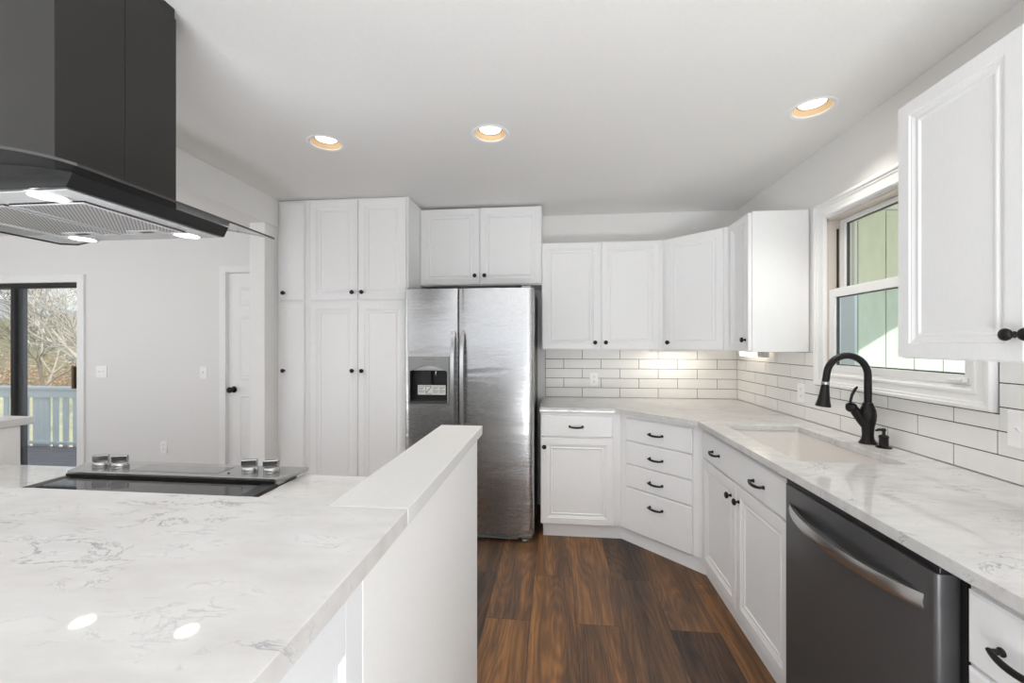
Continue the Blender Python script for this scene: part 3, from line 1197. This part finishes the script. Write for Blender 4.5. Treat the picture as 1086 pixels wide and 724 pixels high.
fr_handle(dl, XM - .030)
fr_handle(drr, XM + .034)
m = MB()
for i in range(3):
    m.box(.02, FW - .11, .040 + .004 * i, .080, .018 + .013 * i, .026 + .013 * i)
m.box(.02, FW - .11, .062, .084, .012, .056)
m.build('base_grille', GREYPL, fr)
m = MB()
m.box(FW - .115, FW - .012, .030, .085, .030, .054)
m.lathe([(.026, 0), (.026, .018)], (FW - .060, .060, .0005), seg=16)
m.build('foot_cover', GREYPL, fr, .006)
m = MB()
m.box(FW - .085, FW - .02, .020, .11, 1.7425, 1.756)
m.lathe([(.012, 0), (.012, .012)], (FW - .035, .045, 1.750), seg=14)
m.build('hinge_cover', GREYPL, fr, .003)
MB().box(.02, .085, .020, .11, 1.7425, 1.756).build('hinge_cover', GREYPL, fr, .003)

# ------------------------------------------------------------------ island: half walls, caps, worktops, range
ZT = 1.07
struct('wall_island_right', MB().box(-.395, -.272, .570, 1.440, 0, 1.039), WALL, 'white half wall along the aisle side of the island', 'half wall', .0008)
struct('wall_island_left', MB().box(-2.240, -2.092, .570, 1.440, 0, 1.039), WALL, 'white half wall at the far left end of the island', 'half wall', .003)
struct('wall_island_front', MB().box(-2.0915, -.3955, .570, .742, 0, 1.039), WALL, 'white half wall under the raised bar behind the range', 'half wall')
tag(MB().box(-.408, -.258, .716, 1.468, 1.040, ZT).build('ledge_cap', CAP, None, .0015), 'white painted cap along the top of the right half wall', 'ledge')
tag(MB().box(-2.256, -2.082, .716, 1.478, 1.040, ZT).build('ledge_cap', CAP, None, .004), 'white painted cap on the half wall at the far left', 'ledge')
m = MB()
bar = [(-2.256, .06), (-.259, .06)]
r_ = .003
bar += [(-.259 - r_ + r_ * cos(a), .7155 - r_ + r_ * sin(a)) for a in [pi / 2 * i / 6 for i in range(7)]]
bar += [(-.4085, .7155), (-.4085, .742), (-2.0815, .742), (-2.0815, .7155), (-2.256, .7155)]
m.prism(bar, 1.0405, ZT)
tag(m.build('bar_top', QUARTZ, None, .0012), 'white veined quartz raised bar top in the foreground', 'countertop')
# panelled end of the island below the bar
ic = thing('island_cabinet', 'white panelled cabinet end under the foreground bar top', 'cabinet', (-.2722, .5695, 0), R90 + pi)
# local: x along +Y reversed, front faces +X
MB().box(-.44, -.001, .012, 1.90, 0, 1.0385).build('carcass', ENDP, ic, .001)
m = MB()
m.box(-.048, -.001, 0, .0115, 0, 1.038).box(-.44, -.385, 0, .0115, 0, 1.038).box(-.385, -.048, 0, .0115, .955, 1.038).box(-.385, -.048, 0, .0115, 0, .11)
m.build('end_frame', ENDP, ic, .001)

# lower worktop either side of the range, one slab with a gap for the range
RX0, RX1 = -1.621, -.863
tag(MB().box(RX1, -.396, .7425, 1.353, .884, .914).build('worktop', QUARTZ, None, .0025), 'white quartz island worktop between the cooktop and the right half wall', 'countertop')
tag(MB().box(-2.091, RX0, .7425, 1.353, .884, .914).build('worktop', QUARTZ, None, .0025), 'white quartz island worktop between the cooktop and the left half wall', 'countertop')
for x0, x1, lab in ((RX1 + .002, -.397, 'white island base cabinet between the range and the right half wall'), (-2.090, RX0 - .002, 'white island base cabinet between the range and the left half wall')):
    w_ = x1 - x0
    t = thing('base_cabinet', lab, 'cabinet', (x1, 1.330, 0), pi)
    MB().box(0, w_, 0, .585, .092, .8835).build('carcass', CAB, t, .001)
    MB().box(0, w_, .04, .058, 0, .0915).build('toe_kick', CAB, t)
    drawer(t, .012, w_ - .012, .709, .858, [(w_ / 2, .783)])
    door(t, .012, w_ - .012, .098, .700, w_ - .045, .64)

# slide-in range (front faces +Y)
rg = thing('range', 'black glass slide in range with four silver knobs on its control strip', 'range', (-1.242, 1.06, 0))
MB().box(-.375, .375, -.310, .275, .02, .908).build('range_body', DKGREY, rg)
m = MB()
m.box(-.338, .338, -.312, .168, .9085, .9235)
m.build('cooktop_glass', GLASSBLK, rg, .002)
for sx in (-1, 1):
    MB().box(sx * .3385, sx * .377, -.312, .168, .9085, .9230).build('side_trim', BLACKPL, rg)
m = MB()
m.prism([(-.369, .169), (.369, .169), (.405, .242), (.405, .292), (-.405, .292), (-.405, .242)], .9285, .940)
m.prism([(-.369, .172), (.369, .172), (.376, .20), (.376, .270), (-.376, .270), (-.376, .20)], .9085, .9285)
m.build('control_strip', STEELR, rg, .003)
m = MB()
m.box(-.369, .369, .1660, .1715, .9236, .9310)
m.build('strip_gasket', BLACKPL, rg)
MB().box(-.165, .155, .190, .262, .9401, .9408).build('touch_panel', plain('panel_glass', lin(150, 150, 150), .08, metal=.6), rg)
MB().lathe([(.0035, 0), (.0035, .002)], (.185, .200, .940), seg=10).build('indicator_light', BLACKPL, rg)
for kx in (-.308, -.236, .240, .316):
    m = MB()
    m.lathe([(.0235, 0), (.0245, .004), (.0225, .016), (.0200, .018)], (kx, .226, .9402), seg=24)
    k = m.build('knob', STEELR, rg, smooth=True)
    a = radians(18)
    q = MB()
    q.box(-.026, .022, -.0065, .0065, .018, .040)
    bmesh.ops.rotate(q.bm, verts=q.bm.verts[:], cent=(0, 0, 0), matrix=Matrix.Rotation(a, 3, 'Z'))
    bmesh.ops.translate(q.bm, verts=q.bm.verts[:], vec=(kx, .226, .9402))
    q.build('grip', STEELR, k, .003)
m = MB()
m.box(-.372, .372, .276, .312, .24, .86)
m.build('oven_door', STEELR, rg, .004)
m = MB()
m.tube([(-.30, .312, .80), (-.30, .352, .80), (.30, .352, .80), (.30, .312, .80)], .011, 12)
m.build('oven_handle', STEELH, rg, smooth=True)
MB().box(-.372, .372, .276, .310, .05, .232).build('warming_drawer', STEELR, rg, .004)

# ------------------------------------------------------------------ range hood
HX, HZ = -1.378, 1.717
hd = thing('range_hood', 'black glass canopy range hood hanging over the range', 'range hood', (HX, 1.07, HZ))
AW, AR_ = .414, .060
arc = lambda x: .003 + AR_ * (1 - (x / AW) ** 2)
m = MB()
top = [(-.290 + .58 * i / 20, arc(-.290 + .58 * i / 20) - .002) for i in range(21)]
m.extrude_profile([(-.273, 0), (.273, 0)] + top[::-1], 'y', -.229, .228)
body = m.build('hood_body', HOODBAND, hd, .0015)
MB().box(-.262, .262, -.218, .217, -.0035, -.0003).build('underside_panel', HOODUNDER, hd, .001)
for fx in (-.113, .113):
    m = MB()
    m.box(fx - .106, fx + .106, -.150, .136, -.0075, -.0036, 0)
    for a, b, c_, d in ((fx - .106, fx + .106, .128, .136), (fx - .106, fx + .106, -.150, -.142), (fx - .106, fx - .098, -.142, .128), (fx + .098, fx + .106, -.142, .128)):
        m.box(a, b, c_, d, -.0095, -.0036, 1)
    f = m.build('grease_filter', [FILTER, HOODUNDER], hd)
    m = MB()
    m.box(fx - .055, fx + .055, .095, .126, -.0098, -.0076, 0)
    m.box(fx - .020, fx + .020, .104, .118, -.0108, -.0099, 1)
    m.build('filter_latch', [HOODUNDER, DKGREY], f)
for lx, ly in ((-.200, .180), (.186, .176), (.172, -.188), (-.200, -.188)):
    m = MB()
    m.lathe([(.031, 0), (.031, -.002)], (lx, ly, -.0036), seg=28)
    lp = m.build('lamp', HOODLAMP, hd)
    m = MB()
    m.lathe([(.035, 0), (.035, -.003), (.041, -.003), (.041, 0)], (lx, ly, -.0036), seg=28, cap=False)
    m.build('lamp_ring', HOODUNDER, lp, smooth=True)
# curved glass canopy
m = MB()
NX = 36
GY0, GY1 = .741 - 1.07, 1.392 - 1.07
grid_t, grid_b = [], []
for i in range(NX + 1):
    x = -AW + 2 * AW * i / NX
    e = max(0.0, abs(x) - (AW - .045)) / .045
    ins = .045 * (1 - sqrt(max(0, 1 - e * e)))
    grid_t.append([m.v(x, GY0 + ins * .3, arc(x) + .006), m.v(x, GY1 - ins, arc(x) + .006)])
    grid_b.append([m.v(x, GY0 + ins * .3, arc(x)), m.v(x, GY1 - ins, arc(x))])
for i in range(NX):
    m.face([grid_t[i][0], grid_t[i + 1][0], grid_t[i + 1][1], grid_t[i][1]], 0)
    m.face([grid_b[i][0], grid_b[i][1], grid_b[i + 1][1], grid_b[i + 1][0]], 0)
    m.face([grid_t[i][0], grid_b[i][0], grid_b[i + 1][0], grid_t[i + 1][0]], 1)
    m.face([grid_t[i][1], grid_t[i + 1][1], grid_b[i + 1][1], grid_b[i][1]], 1)
m.face([grid_t[0][0], grid_t[0][1], grid_b[0][1], grid_b[0][0]], 1)
m.face([grid_t[-1][0], grid_b[-1][0], grid_b[-1][1], grid_t[-1][1]], 1)
m.build('glass_canopy', [HOODGLASS, DKGREY], hd, smooth=True)
# chimney: sleeve with centre seam, slimmer upper sleeve
m = MB()
cz0 = .058
m.box(-.158, .158, -.165, .0035, cz0, .690).box(-.158, .158, .0050, .166, cz0, .690)
m.build('chimney_cover', HOODBLK, hd, .001)
MB().box(-.155, .155, -.162, .163, .6905, ZC - HZ - .0005).build('chimney_sleeve', HOODBLK, hd)

# ------------------------------------------------------------------ recessed ceiling lights
desc = ['round recessed ceiling light nearest the pantry and hood', 'round recessed ceiling light in front of the refrigerator', 'round recessed ceiling light near the sink window wall']
proto = None
for (x, y), lab in zip(LIGHTS, desc):
    if proto is None:
        r = thing('recessed_light', lab, 'ceiling light', (x, y, ZC), 0, 'recessed ceiling lights')
        m = MB()
        m.lathe([(.076, .004), (.078, -.001), (.092, -.004), (.097, -.001), (.097, .000)], (0, 0, 0), seg=48, cap=False)
        m.build('trim_ring', TRIM, r, smooth=True)
        m = MB()
        m.lathe([(.0765, .002), (.062, .024), (.054, .0255)], (0, 0, 0), seg=48, cap=False)
        m.build('baffle', BAFFLE, r, smooth=True)
        m = MB()
        m.lathe([(.0545, .0250), (.0545, .028)], (0, 0, 0), seg=40)
        m.build('lamp', CANLAMP, r)
        ld = bpy.data.lights.new('lamp_beam', 'AREA')
        ld.shape = 'DISK'
        ld.size = .10
        ld.spread = radians(95)
        ld.energy = CAN_W
        ld.color = (1.0, 0.95, 0.87)
        lo_ = bpy.data.objects.new('lamp_beam', ld)
        COL.objects.link(lo_)
        lo_.parent = r
        lo_.location = (0, 0, .0246)
        proto = r
    else:
        r = copy_tree(proto)
        r.location = (x, y, ZC)
        r['label'] = lab

# under cabinet light
uc = thing('under_cabinet_light', 'small white light fixture under the corner upper cabinet', 'light', (1.400, 3.13, UZ - .001))
m = MB()
m.box(-.022, .022, -.08, .215, -.012, 0)
m.build('housing', WHITEPL, uc, .003)
m = MB()
m.extrude_profile([(-.018, -.0125), (.018, -.0125), (.015, -.036), (.006, -.044), (-.006, -.044), (-.015, -.036)], 'y', -.075, .205)
m.build('diffuser', UNDERLAMP, uc)
MB().box(-.020, .020, -.165, -.0805, -.044, 0).build('switch_end', SLOTL, uc, .004)

uc = thing('under_cabinet_light', 'added slim warm light strip, itself unseen, under the back upper cabinets near the corner', 'light', (.930, 3.40, UZ - .001))  # strip added to warm and brighten the back tile and counter
MB().box(-.20, .20, -.030, .030, -.006, 0).box(-.20, .20, -.030, -.026, -.012, -.006).build('housing', WHITEPL, uc, .001)
MB().box(-.19, .19, -.014, .022, -.010, -.0062).build('diffuser', emit('added_strip_glow', (1.0, 0.91, 0.78, 1), 21.0), uc)

# ------------------------------------------------------------------ outlets and switches (local front faces -Y)


def outlet(name, label, loc, rot, kinds, cat, w=.072):
    o = thing(name, label, cat, loc, rot)
    n_ = len(kinds)
    W = w + .046 * (n_ - 1)
    MB().box(-W / 2, W / 2, -.006, -.0005, -.058, .058).build('cover_plate', WHITEPL, o, .003)
    for i, k in enumerate(kinds):
        cx_ = (i - (n_ - 1) / 2) * .046
        if k == 'outlet':
            for zz in (-.020, .020):
                mb = MB()
                mb.lathe([(.0165, 0), (.0165, .0015)], (cx_, -.006, zz), (0, -1, 0), 18)
                s = mb.build('socket', WHITEPL, o)
                mb = MB()
                for dx in (-.006, .006):
                    mb.box(cx_ + dx - .0012, cx_ + dx + .0012, -.0080, -.0076, zz - .002, zz + .007)
                mb.box(cx_ - .002, cx_ + .002, -.0080, -.0076, zz - .010, zz - .006)
                mb.build('slots', SLOT, s)
        else:
            mb = MB()
            mb.box(cx_ - .006, cx_ + .006, -.0068, -.0061, -.013, .013)
            s = mb.build('switch_frame', WHITEPL, o)
            mb = MB()
            mb.extrude_profile([(-.007, -.006), (-.007, .006), (-.017, .012), (-.018, .006)], 'x', cx_ - .0042, cx_ + .0042)
            mb.build('toggle', WHITEPL, s)
    return o


outlet('wall_outlet', 'white outlet on the back wall tile above the drawer cabinet', (.318, YB, 1.065), 0, ['outlet'], 'outlet')
outlet('wall_outlet', 'white outlet on the right wall tile left of the window', (XR, 2.655, 1.070), R90, ['outlet'], 'outlet')
outlet('light_switch', 'white switch plate on the tile at the right edge', (XR, 1.452, 1.090), R90, ['switch', 'outlet'], 'switch')
outlet('light_switch', 'white double switch plate beside the patio door', (-4.41, YD, 1.088), 0, ['switch', 'switch'], 'switch')
outlet('light_switch', 'white single switch plate near the panel door', (-3.327, YD, 1.086), 0, ['switch'], 'switch')
outlet('wall_outlet', 'white outlet low on the dining room wall', (-3.741, YD, .368), 0, ['outlet'], 'outlet')

# ------------------------------------------------------------------ panel door in the dining wall
dr = bpy.data.objects.new('door_1', None)
COL.objects.link(dr)
dr.location = (DX0, YD, 0)
tag(dr, 'white six panel door with black knob on the dining wall', 'door', kind='structure')
DWd = DX1 - DX0
m = MB()
m.box(.004, DWd - .004, .018, .050, .006, DZ - .006)
leaf = m.build('leaf', TRIM, dr)
pw = (DWd - .008 - .30) / 2
PP = [(0, 0.0005), (.006, -.006), (.016, -.008), (.034, -.002), (.036, -.002)]
for zz0, zz1 in ((.24, .88), (1.02, 1.62), (1.72, 1.90)):
    for xx in (.112, .112 + pw + .076):
        mb = MB()
        slab(mb, xx, xx + pw, zz0, zz1, .017, [(0, .0), (.008, .004), (.018, .004), (.030, -.0005), (.045, .003)], .006)
        mb.build('panel', TRIM, leaf)
m = MB()
m.lathe([(.031, 0), (.031, .004), (.024, .008), (.011, .010), (.010, .034), (.020, .042), (.028, .052), (.027, .062), (.018, .070), (.004, .072)], (.062, .018, .928), (0, -1, 0), 24)
m.build('door_knob', BLACK, leaf, smooth=True)
m = MB()
cw = .062
m.box(-cw, 0, -.016, -.0005, 0, DZ + cw).box(DWd, DWd + cw, -.016, -.0005, 0, DZ + cw).box(0, DWd, -.016, -.0005, DZ, DZ + cw)
m.box(-.0, .0035, .0, .06, 0, DZ).box(DWd - .0035, DWd, 0, .06, 0, DZ).box(0, DWd, 0, .06, DZ - .0035, DZ)
m.build('casing', TRIM, dr, .003)

# ------------------------------------------------------------------ sliding patio door
sdx = bpy.data.objects.new('door_2', None)
COL.objects.link(sdx)
sdx.location = (SL0, YD, 0)
tag(sdx, 'dark framed sliding glass patio door opening to the deck', 'door', kind='structure')
SW = SL1 - SL0
m = MB()
m.box(0.0, .03, .01, .11, 0, SLZ - .03).box(SW - .012, SW - .0005, .01, .11, 0, SLZ - .03).box(0, SW, .01, .11, SLZ - .03, SLZ - .0005).box(0, SW, .01, .11, .0005, .025)
m.build('door_frame', BRONZE, sdx)


STILE_SHEEN = plain('stile_sheen_grey', lin(104, 100, 108), 0.35, metal=0.2)  # outdoor reflection on the dark panel frame, painted as grey


def glazed(name, x0, x1, y0, y1, wl_, wr_, mat=BRONZE):
    mb = MB()
    mb.box(x0, x0 + wl_, y0, y1, .026, SLZ - .031).box(x1 - wr_, x1, y0, y1, .026, SLZ - .031)
    mb.box(x0 + wl_, x1 - wr_, y0, y1, .026, .10).box(x0 + wl_, x1 - wr_, y0, y1, SLZ - .05, SLZ - .031)
    o = mb.build(name, mat, sdx, .002)
    MB().box(x0 + wl_ - .005, x1 - wr_ + .005, (y0 + y1) / 2 - .004, (y0 + y1) / 2 + .004, .095, SLZ - .045).build('pane', GLASS, o)
    return o


XS = -5.455 - SL0
glazed('fixed_panel', .031, XS + .075, .065, .100, .05, .085, STILE_SHEEN)
sl = glazed('sliding_panel', XS - .01, SW - .0125, .020, .055, .045, .012)
m = MB()
m.box(SW - .050, SW - .026, -.026, .006, .92, 1.14)
m.box(SW - .045, SW - .031, .006, .020, .94, .97).box(SW - .045, SW - .031, .006, .020, 1.09, 1.12)
m.build('door_handle', BRASS, sl, .003)
m = MB()
cw = .075
m.box(-cw, 0, -.018, -.0005, 0, SLZ + cw).box(SW, SW + cw, -.018, -.0005, 0, SLZ + cw).box(0, SW, -.018, -.0005, SLZ, SLZ + cw)
m.box(SW - .001, SW + .002, -.0005, .02, 0, SLZ)
m.build('casing', TRIM, sdx, .004)

# ------------------------------------------------------------------ outside, right: green siding wing, soffit extended as an added sun blocker
m = MB()
SYW = 3.62
m.box(1.70, 7.0, SYW, SYW + .1, -.3, 2.42, 0)
sidg = m.build('wall_outside', SIDING, None)
gx = []
x = 2.195 - .205 * 2
cutm = []
while x < 6.9:
    cutm.append(x)
    x += .2062
bpy.data.objects.remove(sidg)
m = MB()
edges = [1.70] + cutm + [7.0]
for a, b in zip(edges, edges[1:]):
    m.box(a + .004, b - .004, SYW, SYW + .1, -.3, 2.42, 0)
m.box(1.70, 7.0, SYW + .012, SYW + .09, -.3, 2.41, 1)
tag(m.build('wall_outside', [SIDING, noise_mat('siding_groove', [lin(140, 146, 128), lin(150, 156, 138)], 9)], None), 'pale green grooved siding seen through the sink window', 'wall', kind='structure')
struct('trim_3', MB().box(1.625, 1.775, SYW - .06, SYW - .001, -.3, 2.42), plain('grey_strip', lin(132, 128, 122), .7), 'added grey strip outside the sink window standing in for the frame edges', 'trim')  # added board, stands in for dark screen and frame edges
struct('trim_2', MB().box(1.70, 4.06, -1.4, SYW + .1, 2.425, 2.50), TRIM, 'white soffit outside the sink window, extended unseen to block the sun', 'soffit')  # soffit edge shows; unseen depth added to shade siding and window
struct('ground_porch', MB().box(1.70, 12, -4, 12, -.35, -.30), plain('porch_concrete', lin(190, 186, 178), .8, bump=.2, bscale=30), 'pale concrete porch outside the sink window', 'ground')

# ------------------------------------------------------------------ outside, left: deck, railing, yard, trees, hill
struct('ground_deck', MB().box(-10.5, -2.6, YD + .13, 5.62, -.24, -.20), DECK, 'weathered brown deck floor outside the patio door', 'deck')
rl = thing('deck_railing', 'pale blue painted wooden railing along the deck edge', 'railing', (-8.5, 5.66, -.2))
RW = 5.5
ZR = .905
MB().box(-.2, RW, -.085, .065, ZR - .035, ZR).build('top_rail', RAILP, rl, .004)
MB().box(-.2, RW, -.045, -.008, ZR - .165, ZR - .036).build('rail_board', RAILP, rl, .003)
MB().box(-.2, RW, -.045, -.008, .03, .07).build('bottom_rail', RAILP, rl, .003)
b0 = None
i = 0
px = .02
while px < RW - .1:
    if abs((px - .607) % 1.74) < .13:
        px += .1735
        continue
    if b0 is None:
        b0 = MB().box(-.043, .043, -.0075, .018, -.06, ZR - .036).build('baluster', RAILP, rl, .003)
        b0.location = (px, 0, 0)
    else:
        c_ = b0.copy(); COL.objects.link(c_); c_.parent = rl; c_.location = (px, 0, 0)
    px += .1735
p0 = None
for px in (.647, 2.387, 4.127):
    if p0 is None:
        p0 = MB().box(-.045, .045, -.0075, .085, -.3, ZR - .036).box(-.13, -.046, -.0072, .02, -.06, ZR - .036).box(.046, .13, -.0072, .02, -.06, ZR - .036).build('post', RAILP, rl, .004)
        p0.location = (px, 0, 0)
    else:
        c_ = p0.copy(); COL.objects.link(c_); c_.parent = rl; c_.location = (px, 0, 0)


def hgt(x, y):
    d = max(0.0, y - 24)
    base = -2.2 + min(d, 60) * .155
    return base + .5 * sin(x * .21) + .35 * sin(y * .33 + x * .12)


m = MB()
NXg, NYg = 70, 56
gr = []
for j_ in range(NYg + 1):
    row = []
    y = 24 + j_ * 1.3
    for i_ in range(NXg + 1):
        x = -150 + i_ * 2.0
        row.append(m.v(x, y, hgt(x, y)))
    gr.append(row)
for j_ in range(NYg):
    for i_ in range(NXg):
        m.face([gr[j_][i_], gr[j_][i_ + 1], gr[j_ + 1][i_ + 1], gr[j_ + 1][i_]])
struct('ground_hill', m, HILL, 'brown wooded hillside beyond the yard', 'hill')
struct('ground_yard', MB().box(-80, 20, 4.0, 32, -2.6, -2.1), GRASS, 'pale dry grass yard below the deck', 'ground')
m = MB()
pts = []
for i_ in range(41):
    x = -320 + i_ * 8
    pts.append((x, 17 + 4 * sin(i_ * .37) + 3 * sin(i_ * .16 + 1) - (i_ - 20) * .05))
top_, bot_, back_ = [], [], []
for x, z in pts:
    top_.append(m.v(x, 190, z)); bot_.append(m.v(x, 120, -5)); back_.append(m.v(x, 260, -5))
for i_ in range(40):
    m.face([bot_[i_], bot_[i_ + 1], top_[i_ + 1], top_[i_]])
    m.face([top_[i_], top_[i_ + 1], back_[i_ + 1], back_[i_]])
struct('ground_ridge', m, FARHILL, 'hazy blue ridge on the horizon', 'hill')

random.seed(7)


def grow(mb, p, d, length, r, depth, mi):
    n_ = 6
    pts, rads = [p], [r]
    q = p.copy()
    dd = d.copy()
    kids = []
    for i_ in range(n_):
        dd = (dd + Vector((random.uniform(-.22, .22), random.uniform(-.22, .22), random.uniform(-.10, .16)))).normalized()
        q = q + dd * (length / n_)
        pts.append(q.copy())
        rads.append(r * (1 - .75 * (i_ + 1) / n_) + .004)
        if depth > 0 and i_ >= 1:
            for _ in range(2 if depth > 2 else 1 + i_ % 2):
                kids.append((q.copy(), dd.copy(), rads[-1]))
    mb.tube(pts, rads, 5 if depth > 1 else 4, mi)
    for kp, kd, kr in kids:
        nd = (kd + Vector((random.uniform(-1, 1), random.uniform(-1, 1), random.uniform(-.45, .55)))).normalized()
        grow(mb, kp, nd, length * random.uniform(.42, .66), kr * .62, depth - 1, mi)


spots = [(-11.6, 10.4, 5.6, 3, BARK, 'bare pale barked tree nearest the deck with branches reaching over the railing'),
         (-19.4, 14.2, 5.4, 3, BARKD, 'slender bare grey tree in the middle of the patio door glass'),
         (-28.6, 20.6, 5.6, 3, BARK, 'slender bare pale tree at the edge of the yard'),
         (-50.0, 36.0, 7.5, 3, BARK, 'bare pale tree high up the wooded hillside')]
for x, y, hh, dep, bm_, lab in spots:
    r = thing('bare_tree', lab, 'tree', (x, y, -2.15 if y < 24 else hgt(x, y) - .1), 0, 'bare trees beyond the deck')
    mb = MB()
    grow(mb, Vector((0, 0, 0)), Vector((.05, -.03, 1)), hh, .0095 * hh, dep, 0)
    mb.build('branches', bm_, r)
# rust coloured undergrowth that keeps its leaves
mb = MB()
for _ in range(5200):
    y = random.uniform(25, 32)
    x = -1.40 * y + random.uniform(-6, 6)
    z = -2.1 + random.random() ** 1.3 * (2.0 + 0.8 * sin(x * 1.3) + .5 * sin(y * 2.1))
    s = random.uniform(.04, .10)
    a, b_ = random.uniform(0, pi), random.uniform(-1, 1)
    u = Vector((cos(a), sin(a), b_)).normalized() * s
    w = Vector((-sin(a), cos(a), random.uniform(-1, 1))).normalized() * s
    c0 = Vector((x, y, z))
    mb.face([mb.v(*(c0 - u)), mb.v(*(c0 + w * .6)), mb.v(*(c0 + u)), mb.v(*(c0 - w * .6))])
tag(mb.build('beech_undergrowth', LEAFR, None), 'rust brown leafy undergrowth at the foot of the hillside', 'bushes', kind='stuff')
